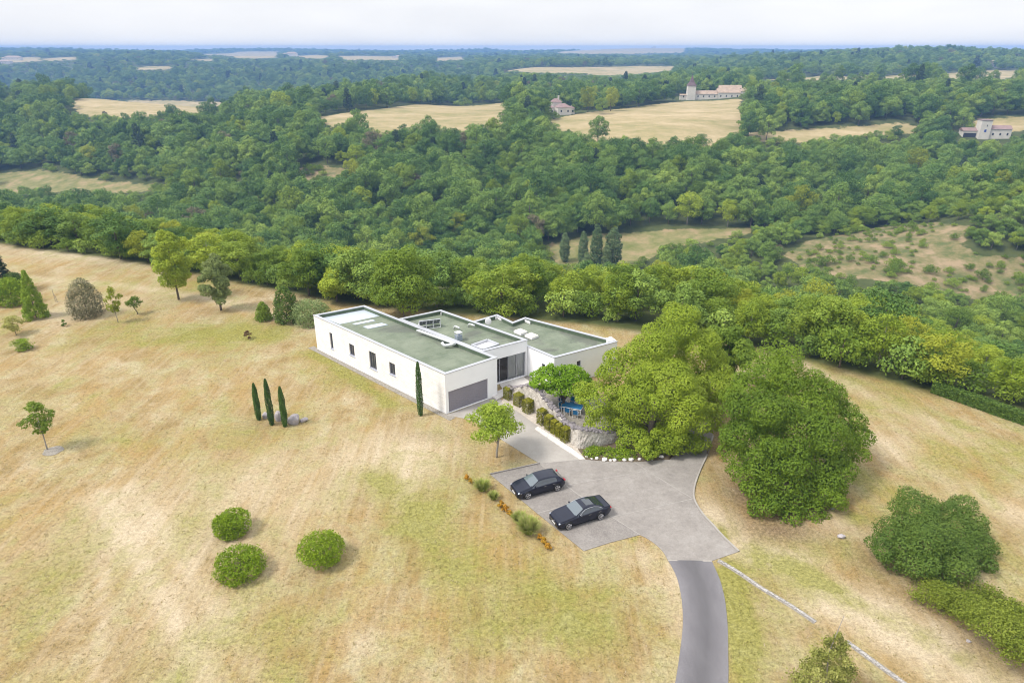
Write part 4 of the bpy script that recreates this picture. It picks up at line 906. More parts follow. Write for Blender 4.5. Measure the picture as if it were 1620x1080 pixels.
# --- cypresses
for k, (u, vb, vt, wp, lb) in enumerate([(410, 664, 605, 11.5, "leftmost and shortest of the three slim cypresses by the rocks"), (430.5, 672, 598, 12.5, "tallest middle cypress of the three by the rocks"), (451.5, 674.5, 610, 12, "rightmost slim cypress of the three, beside the large rock"), (665.5, 657, 571, 12.5, "tall pencil cypress standing against the long stone wall")]):
    q, h, rad = dims(u, vb, vt, wp); rg = np.random.default_rng(300+k); n = 4600
    zf = rg.random(n)**0.9; a = rg.random(n)*2*math.pi; prof = np.minimum(1, 0.62+zf*2.2)*np.sqrt(np.clip(1-((zf-0.42)/0.585)**2*(zf > 0.42), 0, 1)); lump = 1+0.10*np.sin(a*3+zf*16+k)+0.06*np.sin(a*7-zf*30)
    rr = rad*0.80*prof*lump*rg.uniform(0.82, 1.04, n)
    Pc = np.stack([rr*np.cos(a), rr*np.sin(a), 0.05+zf*h], -1); Nn = unit(np.stack([np.cos(a), np.sin(a), np.full(n, 0.25)], -1)+rg.normal(0, 0.35, (n, 3)))
    r = thing("cypress_tree", (q[0], q[1], 0), lb, "tree", "slim cypresses on the lawn")
    link("crown", leaves_mesh("crown", Pc, Nn, 0.12, 0.4+0.4*np.sin(a*3+zf*16+k)*0.5+rg.uniform(-0.3, 0.3, n), LEAF['cypress'], rg, 0.5), r)
    MB().tube([(0, 0, -0.2), (0, 0, h*0.8)], [0.09, 0.03], 6).build("trunk", M_BARK, r)
# --- low planting along the parking
def tuft(u, v, hgt, rad, lb, seed, n=700):
    q = at(u, v); rg = np.random.default_rng(seed)
    a = rg.random(n)*2*math.pi; ln = hgt*rg.uniform(0.6, 1.15, n); lean = rg.uniform(0.1, 0.9, n); r0 = rad*0.3*rg.random(n)
    V = np.zeros((n, 6, 3)); ca, sa = np.cos(a), np.sin(a); wd = 0.022
    for j, (s, ww) in enumerate(((0, 1.0), (0.6, 0.9), (1.0, 0.25))):
        rr = r0+lean*rad*s**1.6; z = ln*s*(1-0.28*lean*s)
        for e, sg in ((0, -1), (1, 1)):
            V[:, j*2+e] = np.stack([rr*ca-sg*sa*wd*ww, rr*sa+sg*ca*wd*ww, z], -1)
    b = np.arange(n)[:, None]*6
    F = np.concatenate([b+np.array([0, 1, 3, 2]), b+np.array([2, 3, 5, 4])])
    me = mesh_from("blades", V.reshape(-1, 3), F, [LEAF['grass']]); q_ = me.attributes.new("tint", 'FLOAT', 'FACE'); tt = rg.random(n)*0.6
    q_.data.foreach_set("value", np.concatenate([tt, np.clip(tt+0.35, 0, 1)]).astype(np.float32))
    r = thing("grass_tuft", (q[0], q[1], 0), lb, "grass", "ornamental grasses beside the parking"); link("blades", me, r); return r
tuft(763, 775, 0.95, 0.85, "feathery pale grass clump nearest the two small orange bushes", 401)
tuft(781, 789, 0.7, 0.6, "thin yellowish grass clump left of the hatchback nose", 402, 380)
tuft(822, 826, 0.9, 0.75, "bright green grass clump touching the orange bushes", 403)
tuft(836, 842, 1.25, 1.05, "largest bright green grass clump by the parking bays", 404, 1300)
for k, (u, v, wp, lb) in enumerate([(738.5, 758, 8, "first small rust orange bush at the top of the planted row"), (744.5, 764, 8.5, "second small rust orange bush beside the pale grass clump"), (793, 803, 12, "golden bush behind two others left of the parked cars"),
                                    (799.5, 809, 12, "middle golden bush of the trio left of the parked cars"), (807, 816, 10, "golden bush touching the bright green grass"), (854, 853, 10, "smallest golden bush of the lower trio"),
                                    (861, 861, 13, "middle golden bush of the lower trio by the bay corner"), (867, 869, 12, "last golden bush at the bottom of the planted row")]):
    simple_tree("golden_bush", lb, "shrub", u, v, v-wp*1.15, wp, 'orange', 420+k, 800, 0.09, 0.0, 7, trunk=False, group="low orange bushes beside the parking")
# --- clipped hedge along the far right rim
hp_ = smooth_path([at(1476, 618), at(1530, 637), at(1580, 655), at(1640, 676)], 8); rg = np.random.default_rng(77); Pc = []; Nn = []
for _ in range(9000):
    i = rg.integers(0, len(hp_)-1); s = rg.random(); c = hp_[i]*(1-s)+hp_[i+1]*s; f = rg.integers(0, 3); d = hp_[i+1]-hp_[i]; d /= np.linalg.norm(d); nn = np.array([-d[1], d[0]])
    if f == 2: o_ = rg.uniform(-0.5, 0.5); Pc.append((*(c+nn*o_), 1.15)); Nn.append((0, 0, 1))
    else: sg = 1 if f else -1; Pc.append((*(c+nn*0.5*sg), 1.15*rg.random())); Nn.append((*(nn*sg), 0.2))
Pc = np.array(Pc)+rg.normal(0, 0.06, (len(Pc), 3)); Nn = unit(np.array(Nn)+rg.normal(0, 0.5, Pc.shape))
Pc[:, 2] += height(Pc[:, 0], Pc[:, 1])
tag(link("clipped_hedge", leaves_mesh("clipped_hedge", Pc, Nn, 0.2, rg.random(len(Pc)), LEAF['holm'], rg)), "low dark clipped hedge along the far right rim of the lawn", "hedge")

# ------------------------------------------------------------------ the woods
PROTO = []      # (crown maker) ten-metre trees
def proto(kind, leaf, nleaf, size, rad, h0, h1, k, seed, cone=0.0, bark=None, sub=(5, 0.46), rough=0.36):
    rg = np.random.default_rng(seed); bl = crown_blobs(rg, rad, h0, h1, k, cone=cone)
    Pc, Nn, tn = on_blobs(cauliflower(bl, rg, *sub), nleaf, rg, low=-0.6, rough=rough)
    cm = leaves_mesh("crown", Pc, Nn, size, tn, LEAF[leaf], rg)
    tb = trunk_mb(MB(), h1*0.72, 0.17, [(b[0]*0.8, b[1]*0.8, b[2]) for b in bl[:5]], rg); tm = mesh_from("trunk", tb.v, tb.f, [bark or M_BARK], smooth=True)
    PROTO.append((kind, cm, tm))
for k in range(4): proto('wood', 'wood', 5200, 0.38, 4.6+0.5*(k % 2), 1.2, 10+0.7*(k % 3), 9+k, 500+k)
for k in range(3): proto('woodl', 'woodl', 5200, 0.38, 4.6, 1.0, 10, 9+k, 510+k)
for k in range(3): proto('belt', 'belt', 5200, 0.36, 4.6, 0.9, 10, 10+k, 520+k)
for k in range(3): proto('beltl', 'beltl', 5200, 0.36, 4.4, 1.4, 10, 9+k, 530+k, bark=M_BARK_PALE)
proto('lime', 'lime', 4200, 0.36, 4.3, 1.2, 10, 10, 540)
proto('dry', 'dry', 3000, 0.36, 4.2, 1.2, 9.5, 8, 545)
proto('dark', 'dark', 4200, 0.36, 3.4, 0.8, 12, 14, 550, cone=0.75)
rg = np.random.default_rng(560)
bl = [(rg.normal(0, 0.18), rg.normal(0, 0.18), z, r_, r_, 1.15, rg.random()) for z in np.linspace(1.0, 13.2, 22) for r_ in [1.55*min(1, 0.55+z*0.12)*math.sqrt(max(0.06, 1-((z-5)/9.2)**2*(z > 5)))]]
bl = bl+[(b[0]+0.6*b[3]*math.cos(i*2.4), b[1]+0.6*b[3]*math.sin(i*2.4), b[2]+rg.uniform(-0.3, 0.3), b[3]*0.55, b[3]*0.55, 0.9, rg.random()) for i, b in enumerate(bl)]
Pc, Nn, tn = on_blobs(bl, 7500, rg, low=-0.9, rough=0.4, cull=0.75); tb = MB().tube([(0, 0, -0.3), (0, 0, 2), (0, 0, 9)], [0.22, 0.18, 0.05], 6)
PROTO.append(('poplar', leaves_mesh("crown", Pc, Nn, 0.34, tn, LEAF['poplar'], rg), mesh_from("trunk", tb.v, tb.f, [M_BARK], smooth=True)))
proto('shrub', 'belt', 1500, 0.5, 4.8, 0.0, 6.0, 8, 570); proto('shrub', 'woodl', 1500, 0.5, 4.6, 0.0, 6.4, 8, 571)
KINDS_ = {}
for i, pr in enumerate(PROTO): KINDS_.setdefault(pr[0], []).append(i)

rgF = np.random.default_rng(11)
PTS = []    # x, y, scale_xy, scale_z, proto, region
def jgrid(y0, y1, s):
    n = int(y1*1.12/s)+3; xs = np.arange(-n, n+1)*s; ys = np.arange(y0, y1, s)
    gx_, gy_ = np.meshgrid(xs, ys); gx_ = gx_+rgF.uniform(-0.46, 0.46, gx_.shape)*s+(np.arange(len(ys))[:, None] % 2)*s*0.5; gy_ = gy_+rgF.uniform(-0.46, 0.46, gy_.shape)*s
    m = np.abs(gx_) < gy_*1.05+60
    return gx_[m], gy_[m]
ALLP = FIELDS+MEADOWS
CLEAR = [(at_land(893, 178), 26), (at_land(1130, 155), 46), (at_land(1555, 218), 26)]
for y0, y1, s, sc in [(40, 150, 5.4, 0.92), (150, 300, 6.2, 1.05), (300, 520, 8.2, 1.25), (520, 900, 10.5, 1.35), (900, 1700, 15, 1.55), (1700, 2700, 24, 1.9), (2700, 5100, 40, 2.4)]:
    x, y = jgrid(y0, y1, s); d = edge_d(x, y); big = wav(x, y, 60, 2.0); 
    m = d > (1.0 if y0 < 100 else 2.2)
    for P in ALLP: m &= ~inpoly(x, y, P)
    for c, r_ in CLEAR: m &= np.hypot(x-c[0], y-c[1]) > r_
    scr = np.zeros(len(x), bool)
    for P in SCRUB: scr |= inpoly(x, y, P)
    m &= ~scr
    if y0 >= 2700: m &= wav(x, y, 260, 5.0) > -0.35
    for xx, yy, dd, bb, ss in zip(x[m], y[m], d[m], big[m], scr[m]):
        u = rgF.random(); k = sc*rgF.choice([0.62, 0.8, 1.0, 1.18, 1.4], p=[.16, .24, .3, .2, .1])*rgF.uniform(0.92, 1.08); kz = k*rgF.uniform(0.82, 1.18)
        if dd < 42 and yy < 170:
            kind = 'lime' if u < (0.12 if xx > 22 else 0.04) else 'beltl' if u < (0.56 if xx > 0 else 0.36) else 'woodl' if u < (0.66 if xx > 0 else 0.5) else 'wood' if u < (0.72 if xx > 0 else 0.6) else 'belt'
            kz *= 0.86 if dd < 8 else 1.0
        elif xx > 70 and yy < 300: kind = 'woodl' if u < 0.45 else 'beltl' if u < 0.68 else 'belt' if u < 0.75 else 'dry' if u < 0.78 else 'shrub' if u < 0.93 else 'wood'; k *= 0.78; kz = k*0.82
        else: kind = ('dark' if u < 0.03 and yy > 320 else 'lime' if u < 0.034 else 'dry' if u < 0.048 else 'beltl' if u < 0.09 else 'woodl' if u < 0.36+0.25*bb else 'belt' if u < 0.44+0.25*bb else 'wood')
        pi_ = KINDS_[kind][rgF.integers(len(KINDS_[kind]))]
        kz *= 0.36 if yy > 2700 else 0.5 if yy > 1700 else 0.8 if yy > 900 else 1.0
        reg = 'belt' if dd < 42 and yy < 170 else 'right' if xx > 70 and yy < 300 else 'hill'
        PTS.append((xx, yy, k, kz, pi_, reg))
for P in SCRUB:
    x0, y0, x1, y1 = *P.min(0), *P.max(0); x, y = np.meshgrid(np.arange(x0, x1, 3.6), np.arange(y0, y1, 3.6)); x = x.ravel()+rgF.uniform(-1.8, 1.8, x.size); y = y.ravel()+rgF.uniform(-1.8, 1.8, y.size)
    m = inpoly(x, y, P) & (wav(x, y, 11, 3.0)+rgF.uniform(-0.8, 0.8, x.size) > 0.05)
    for xx, yy in zip(x[m], y[m]): k = rgF.choice([0.2, 0.28, 0.4, 0.6], p=[.4, .3, .2, .1]); PTS.append((xx, yy, k, k*rgF.uniform(0.7, 1.1), KINDS_['shrub'][0], 'right'))
# bushes along the rim of the lawn close the gaps under the front row of trees
for (a, b) in zip(EDGE[1:-3], EDGE[2:-2]):
    l_ = np.linalg.norm(b-a); dd_ = (b-a)/l_; nn_ = np.array([-dd_[1], dd_[0]])
    for s in np.arange(0, l_, 2.1):
        if rgF.random() < 0.82: q = a+dd_*(s+rgF.uniform(-1, 1))+nn_*rgF.uniform(1.2, 5.5); k = rgF.uniform(0.34, 0.75); PTS.append((q[0], q[1], k, k*rgF.uniform(0.8, 1.3), KINDS_['shrub'][rgF.integers(len(KINDS_['shrub']))], 'belt'))
def extra(u, v, kind, sxy, sz, reg='extra'): q = at_land(u, v); PTS.append((q[0], q[1], sxy, sz, KINDS_[kind][0], reg)); return q
# hand placed: the poplars in the valley, conifers and lime trees near the far houses
for u, v, a, b in [(893, 414, 1.25, 0.85), (922, 424, 1.25, 1.05), (942, 428, 1.45, 1.30), (928, 432, 1.0, 0.6), (968, 424, 2.0, 1.15), (958, 430, 1.2, 0.8)]: extra(u, v, 'poplar', a, b)
for u, v in [(985, 158), (998, 156), (1030, 157), (1040, 156), (1052, 154), (1010, 154)]: extra(u, v, 'dark', 2.2, 1.3)
for u, v, s in [(930, 178, 1.7), (938, 172, 1.6), (966, 176, 1.6)]: extra(u, v, 'lime', s, s*1.1)
for u, v, s in [(912, 180, 1.0), (950, 181, 1.2), (978, 172, 1.2), (915, 168, 1.6), (862, 190, 1.5), (850, 190, 1.6), (835, 188, 1.7), (1010, 166, 0.9), (825, 180, 1.5)]: extra(u, v, 'belt', s, s)
for u, v, s in [(1195, 215, 1.6), (1212, 222, 1.5), (1185, 206, 1.6), (1498, 202, 1.7), (1520, 208, 1.5)]: extra(u, v, 'woodl', s, s)
for u, v, s in [(1078, 112, 2.2), (1092, 111, 2.0), (1195, 100, 2.4), (1180, 100, 1.8), (1345, 128, 2.2), (1390, 129, 2.0)]: extra(u, v, 'wood', s, s)
# nothing tall grows between the hilltop and the open fields, and the belt keeps below the canopy line seen from there
QA = np.array([q[:4] for q in PTS]); QZ = height(QA[:, 0], QA[:, 1]); isx = np.array([q[5] == 'extra' for q in PTS]); QD = edge_d(QA[:, 0], QA[:, 1])
CAN_U = [-50, 0, 100, 200, 260, 330, 400, 460, 560, 640, 700, 760, 830, 880, 960, 1050, 1100, 1160, 1200, 1280, 1340, 1380, 1450, 1500, 1560, 1620, 1680]
CAN_V = [334, 330, 324, 338, 350, 354, 380, 382, 392, 396, 402, 414, 402, 406, 424, 404, 414, 440, 452, 468, 466, 450, 488, 520, 542, 560, 580]
bt = (QA[:, 1] < 200) & (QD < 70) & ~isx
for _ in range(4):
    ut, vt, _d = project(QA[:, 0], QA[:, 1], QZ+10.0*QA[:, 3]); lim = np.interp(ut, CAN_U, CAN_V)+np.abs(np.sin(QA[:, 0]*12.9+QA[:, 1]*7.3))*18-5
    over = bt & (vt < lim); QA[over, 3] *= np.clip(1-(lim-vt)[over]*_d[over]/CAM_F/(10*QA[over, 3]), 0.3, 1)
toolow = bt & (QA[:, 3] < 0.42) & np.array([PROTO[q[4]][0] != 'shrub' for q in PTS]); drop = np.zeros(len(QA), bool)
QA[:, 2] = np.where(bt, np.minimum(QA[:, 2], QA[:, 3]*1.35), QA[:, 2])
ut, vt, _d = project(QA[:, 0], QA[:, 1], QZ+9.5*QA[:, 3]); ub, vb, _ = project(QA[:, 0], QA[:, 1], QZ); hw_ = 3.0*QA[:, 2]*CAM_F/_d
isshrub = np.array([PROTO[q[4]][0] == 'shrub' for q in PTS])
low = toolow.copy()
HOUSE_PX = [[(862, 176), (925, 176), (925, 184), (862, 184)], [(1078, 152), (1182, 150), (1182, 158), (1078, 160)], [(1525, 212), (1600, 210), (1600, 219), (1525, 221)]]
for P in FIELD_PX+MEADOW_PX+SCRUB_PX[:1]+HOUSE_PX:
    us = np.array([p[0] for p in P]); keep = 0.30 if P in FIELD_PX else 0.15
    ug = np.arange(us.min(), us.max()+1, 1.0); tp = np.full(len(ug), 1e9); bo_ = np.full(len(ug), -1e9)
    for a, b in zip(P, P[1:]+P[:1]):
        m = (ug >= min(a[0], b[0])) & (ug <= max(a[0], b[0]))
        if a[0] != b[0]: v_ = a[1]+(b[1]-a[1])*(ug[m]-a[0])/(b[0]-a[0]); tp[m] = np.minimum(tp[m], v_); bo_[m] = np.maximum(bo_[m], v_)
    for off in (-1, -0.5, 0, 0.5, 1):
        uq = ut+off*hw_; k_ = np.clip((uq-ug[0]).astype(int), 0, len(ug)-1); ok = (uq >= ug[0]+2) & (uq <= ug[-1]-2)
        hgt = bo_[k_]-tp[k_]; lim = bo_[k_]-hgt*np.where(hgt > 18, keep, 0.0)
        hit = ok & (vt < lim) & (vb > tp[k_]+1.0) & ~isx & ~isshrub & (QA[:, 1] > 95)
        low |= hit & ((np.sin(QA[:, 0]*3.7+QA[:, 1]*5.1) < 0.965) | (QA[:, 1] > 800) | (P not in FIELD_PX))
PTS = [(a[0], a[1], 0.62*a[2] if l_ else a[2], (0.55*a[2] if a[1] < 800 else 0.22*a[2]) if l_ else a[3], KINDS_['shrub'][i_ % 2] if l_ else q[4], q[5]) for i_, (a, q, d_, l_) in enumerate(zip(QA.tolist(), PTS, drop, low)) if not d_]
PX = np.array([q[0] for q in PTS]); PY = np.array([q[1] for q in PTS]); PZ = height(PX, PY)
PSX = np.array([q[2] for q in PTS]); PSZ = np.array([q[3] for q in PTS]); PI_ = np.array([q[4] for q in PTS]); PREG = [q[5] for q in PTS]
PR = rgF.uniform(0, 2*math.pi, len(PTS))
# which ones show: nearest first, count the picture cells each crown fills
BW, BH = 540, 360; cover = np.zeros((BH, BW), bool)
uu, vv, dd = project(PX, PY, PZ+5.5*PSZ); ru = 4.3*PSX*CAM_F/dd/3; rv = 5.0*PSZ*CAM_F/dd/3*0.98; uu = uu/3; vv = vv/3
hu, hv, hd = project(np.array([-20., 6, 3]), np.array([70., 70, 62]), np.array([2., 2, 2]))
show = np.zeros(len(PTS), int)
for (u_, v_, a_, b_) in [(1035/3, 605/3, 42, 38), (1255/3, 700/3, 40, 45), (1475/3, 850/3, 34, 25), (690/3, 540/3, 66, 18), (640/3, 445/3, 18, 19), (893/3, 600/3, 18, 8)]:
    yy_, xx_ = np.mgrid[0:BH, 0:BW]; cover |= ((xx_-u_)/a_)**2+((yy_-v_)/b_)**2 < 1
for i in np.argsort(dd):
    x0, x1 = int(max(0, uu[i]-ru[i])), int(min(BW, uu[i]+ru[i]+2)); y0, y1 = int(max(0, vv[i]-rv[i])), int(min(BH, vv[i]+rv[i]+2))
    if x0 >= x1 or y0 >= y1 or dd[i] < 5: continue
    gy_, gx_ = np.mgrid[y0:y1, x0:x1]; m = (((gx_-uu[i])/max(ru[i], 0.6))**2+((gy_-vv[i])/max(rv[i], 0.6))**2 < 1) & ~cover[y0:y1, x0:x1]
    show[i] = m.sum(); cover[y0:y1, x0:x1] |= m
top = np.argsort(-show)[:285]; top = [i for i in top if show[i] > 0]
istop = np.zeros(len(PTS), bool); istop[top] = True
for i, q in enumerate(PTS):
    if q[5] == 'extra' and PROTO[q[4]][0] in ('poplar', 'lime'): istop[i] = True
TONE = {'wood': 'dark green', 'woodl': 'light green', 'belt': 'mid green', 'beltl': 'yellow green', 'lime': 'acid yellow green', 'dry': 'dry brownish', 'dark': 'blackish conifer', 'poplar': 'grey green', 'shrub': 'bushy'}
first = {}
for i in np.nonzero(istop)[0]:
    kind = PROTO[PI_[i]][0]; reg = PREG[i]; u_ = uu[i]*3; tone = TONE[kind]
    side = "left" if u_ < 430 else "middle" if u_ < 1000 else "right"
    nm = "tree"
    if kind == 'poplar': nm = "poplar"; lab, cat, grp = "slim grey green poplar standing before the dry meadow in the valley", "tree", "poplars in the valley"
    elif kind == 'shrub' and reg == 'belt': nm = "rim_bush"; pl_ = {"left": "left lawn", "middle": "lawn behind the house", "right": "right hand lawn"}[side]; lab, cat, grp = f"low leafy bush filling the rim of the {pl_} under the trees", "bush", f"bushes along the rim of the {pl_}"
    elif kind == 'shrub': nm = "scrub_bush"; lab, cat, grp = "scrubby green bush on the dry hillside at the right", "bush", "bushes on the dry hillside"
    elif kind == 'dark': nm = "conifer"; lab, cat, grp = f"blackish conifer standing out of the leafy wood, {side} of the photo", "tree", f"dark conifers in the wood {side}"
    elif reg == 'belt':
        place = {"left": "behind the left lawn", "middle": "behind the house", "right": "below the right hand lawn"}[side]
        lab, cat, grp = f"{tone} leafy tree in the tree belt {place}", "tree", f"{tone} trees in the belt {place}"
    elif reg == 'right': lab, cat, grp = f"{tone} tree on the wooded slope of the right hand hill", "tree", f"{tone} trees on the right hand hill"
    elif reg == 'extra': lab, cat, grp = f"{tone} tree beside the far fields and farmhouses", "tree", f"{tone} trees beside the far fields"
    else: lab, cat, grp = f"{tone} tree in the wood across the valley, {side} of the photo", "tree", f"{tone} trees across the valley {side}"
    loc = (PX[i], PY[i], PZ[i]); sc_ = (PSX[i], PSX[i], PSZ[i])
    pi_ = PI_[i]
    if (pi_, nm) not in first:
        r = thing(nm, loc, lab, cat, grp, PR[i]); r.scale = sc_
        link("crown", PROTO[pi_][1], r); link("trunk", PROTO[pi_][2], r); first[(pi_, nm)] = r
    else:
        copy_thing(first[(pi_, nm)], loc, PR[i], sc_, lab, grp)['category'] = cat
# everything further off is one mass of woodland
rest = np.nonzero(~istop)[0]
wm = mesh_from("woodland", np.stack([PX, PY, PZ], -1)[rest], [], [])
for nm, ty, key, dat in (("pick", 'INT', "value", PI_[rest].astype(np.int32)), ("rz", 'FLOAT_VECTOR', "vector", np.stack([0*PR[rest], 0*PR[rest], PR[rest]], -1).astype(np.float32).ravel()),
                         ("size", 'FLOAT_VECTOR', "vector", np.stack([PSX[rest], PSX[rest], PSZ[rest]], -1).astype(np.float32).ravel())):
    a = wm.attributes.new(nm, ty, 'POINT'); a.data.foreach_set(key, dat)
wo = tag(link("woodland", wm), "dense green woodland covering the valley sides and the far plateau", "woodland", kind='stuff')
g = bpy.data.node_groups.new("woodland", 'GeometryNodeTree')
g.interface.new_socket("Geometry", in_out='INPUT', socket_type='NodeSocketGeometry'); g.interface.new_socket("Geometry", in_out='OUTPUT', socket_type='NodeSocketGeometry')
gi = g.nodes.new("NodeGroupInput"); go = g.nodes.new("NodeGroupOutput"); jn = g.nodes.new("GeometryNodeJoinGeometry")
def named(n_, ty): q = g.nodes.new("GeometryNodeInputNamedAttribute"); q.data_type = ty; q.inputs[0].default_value = n_; return q.outputs[0]
pk, rt, sz = named("pick", 'INT'), named("rz", 'FLOAT_VECTOR'), named("size", 'FLOAT_VECTOR')
e2r = g.nodes.new("FunctionNodeEulerToRotation"); g.links.new(rt, e2r.inputs[0])
crown_of = {}
for (pi_, nm), r in first.items():
    for c in r.children:
        if c.name.startswith("crown"): crown_of[pi_] = c
used = sorted(set(PI_[rest].tolist()))
for pi_ in used:
    src = crown_of.get(pi_)
    if src is None: src = crown_of[[k for k in crown_of if PROTO[k][0] in ('woodl', 'wood', 'belt')][0]]
    oi = g.nodes.new("GeometryNodeObjectInfo"); oi.inputs[0].default_value = src; oi.transform_space = 'ORIGINAL'; oi.inputs[1].default_value = True
    cmp_ = g.nodes.new("FunctionNodeCompare"); cmp_.data_type = 'INT'; cmp_.operation = 'EQUAL'
    ins = [s for s in cmp_.inputs if s.type == 'INT']; g.links.new(pk, ins[0]); ins[1].default_value = int(pi_)
    ip = g.nodes.new("GeometryNodeInstanceOnPoints"); g.links.new(gi.outputs[0], ip.inputs["Points"]); g.links.new(cmp_.outputs[0], ip.inputs["Selection"])
    g.links.new(oi.outputs["Geometry"], ip.inputs["Instance"]); g.links.new(e2r.outputs[0], ip.inputs["Rotation"]); g.links.new(sz, ip.inputs["Scale"]); g.links.new(ip.outputs[0], jn.inputs[0])
g.links.new(jn.outputs[0], go.inputs[0])
md = wo.modifiers.new("woodland", 'NODES'); md.node_group = g
# ------------------------------------------------------------------ the curved dry stone wall of the garden
m_rub, t, p, o = nodes("rubble_stone")
vo = t.nodes.new("ShaderNodeTexVoronoi"); vo.feature = 'DISTANCE_TO_EDGE'; vo.inputs["Scale"].default_value = 5.5; t.links.new(pos(t, (1, 1, 1.5)), vo.inputs["Vector"])
n1 = noise(t, 2.2, 6, 0.7, pos(t)); n3 = noise(t, 18, 4, 0.7, pos(t))
c = ramp(t, n1, [(0.36, (0.42, 0.38, 0.33)), (0.64, (0.66, 0.62, 0.56))])
c = mixc(t, ramp(t, vo.outputs["Distance"], [(0.0, 0.85), (0.09, 0.0)]), c, (0.24, 0.21, 0.18))
t.links.new(c, p.inputs["Base Color"]); p.inputs["Roughness"].default_value = 0.9; bump(t, p, mth(t, 'ADD', vo.outputs["Distance"], mth(t, 'MULTIPLY', n3, 0.15)), 0.7, 0.08)
m_cap = plain("weathered_stone", (0.20, 0.18, 0.185), 0.95, 0.65, 2.6, bmp=0.8, bscale=14)
m_capl = plain("lichen_grey_stone", (0.36, 0.33, 0.34), 0.95, 0.6, 2.6, bmp=0.8, bscale=14)
base = smooth_path([at(803, 628), at(822, 636), at(843, 648), at(862, 663), at(884, 680), at(902, 695), at(913, 707), at(928, 708), at(945, 705), at(962, 701), at(985, 695)], 6)
def ridge_h(q):
    z = 1.5
    for _ in range(8):
        u_, v_, _ = project(q[0], q[1], z); vr = np.interp(u_, [798, 809, 822, 835, 850, 861, 877, 892, 914, 935, 960, 990], [609, 614, 612, 608.5, 615.6, 630, 647, 665.6, 678.5, 680.5, 683, 684]); z += (v_-vr)*0.05
    return max(z, 0.6)
hs = [ridge_h(q) for q in base]
wl0 = base[0]; sw = thing("stone_wall", (wl0[0], wl0[1], 0), "curved tapering dry stone garden wall with a rough grey stone ridge", "wall")
rgw = np.random.default_rng(14); V = []; F = []; n = len(base); tk = 0.42; NZ = 5
def nrm(P, i): d = P[min(i+1, len(P)-1)]-P[max(i-1, 0)]; d = d/np.linalg.norm(d); return np.array([-d[1], d[0]])
for i, q in enumerate(base):
    nn = nrm(base, i)
    for side in (-1, 1):
        for k in range(NZ+1):
            j = rgw.normal(0, 0.03); zz_ = hs[i]*k/NZ+(rgw.normal(0, 0.04) if k == NZ else 0); c_ = q+nn*side*(tk/2*(1.12-0.2*k/NZ)+j)-wl0
            V.append((c_[0], c_[1], zz_ if k else -0.3))
st = 2*(NZ+1)
for i in range(n-1):
    for k in range(NZ):
        a = i*st+k; b_ = (i+1)*st+k; F.append((a, b_, b_+1, a+1)); a += NZ+1; b_ += NZ+1; F.append((b_, a, a+1, b_+1))
    F.append((i*st+NZ, (i+1)*st+NZ, (i+1)*st+2*NZ+1, i*st+2*NZ+1))
for i in (0, n-1): F.append(tuple([i*st+k for k in range(NZ+1)]+[i*st+NZ+1+k for k in range(NZ, -1, -1)]))
link("wall_face", mesh_from("wall_face", V, F, [m_rub]), sw)
def rock_mesh(name, rg, r, mat, sub=2, flat=0.7, rough=0.22):
    import bmesh
    bm = bmesh.new(); bmesh.ops.create_icosphere(bm, subdivisions=sub, radius=1.0); ph = rg.uniform(0, 6, 6)
    pl = [(unit(rg.normal(size=3)), rg.uniform(0.55, 0.85)) for _ in range(7)]
    for v in bm.verts:
        c_ = np.array(v.co)
        for nn, dd_ in pl:
            k = c_@nn-dd_
            if k > 0: c_ = c_-nn*k*0.85
        f = 1+rough*(math.sin(c_[0]*4+ph[0])*math.cos(c_[1]*5+ph[1])*0.4+math.sin(c_[2]*6+ph[2]+c_[0]*3)*0.25)
        v.co = Vector(c_*f*np.array(r)*np.array([1, 1, flat]))
    me = bpy.data.meshes.new(name); bm.to_mesh(me); bm.free(); me.materials.append(mat); return me
# ridge of rough stones: one part, it is laid as one course
b = MB(); L_ = 0
for i in range(n-1):
    for k in range(5):
        s = rgw.random(); q = base[i]*(1-s)+base[i+1]*s-wl0+nrm(base, i)*rgw.normal(0.05, 0.14); z = hs[i]*(1-s)+hs[i+1]*s
        m_ = rock_mesh("ridge", rgw, (rgw.uniform(0.14, 0.32), rgw.uniform(0.14, 0.30), rgw.uniform(0.12, 0.26)), m_cap, 1)
        b.add([(v.co[0]+q[0], v.co[1]+q[1], v.co[2]+z+0.04) for v in m_.vertices], [tuple(p_.vertices) for p_ in m_.polygons]); bpy.data.meshes.remove(m_)
b.build("stone_ridge", m_cap, sw)

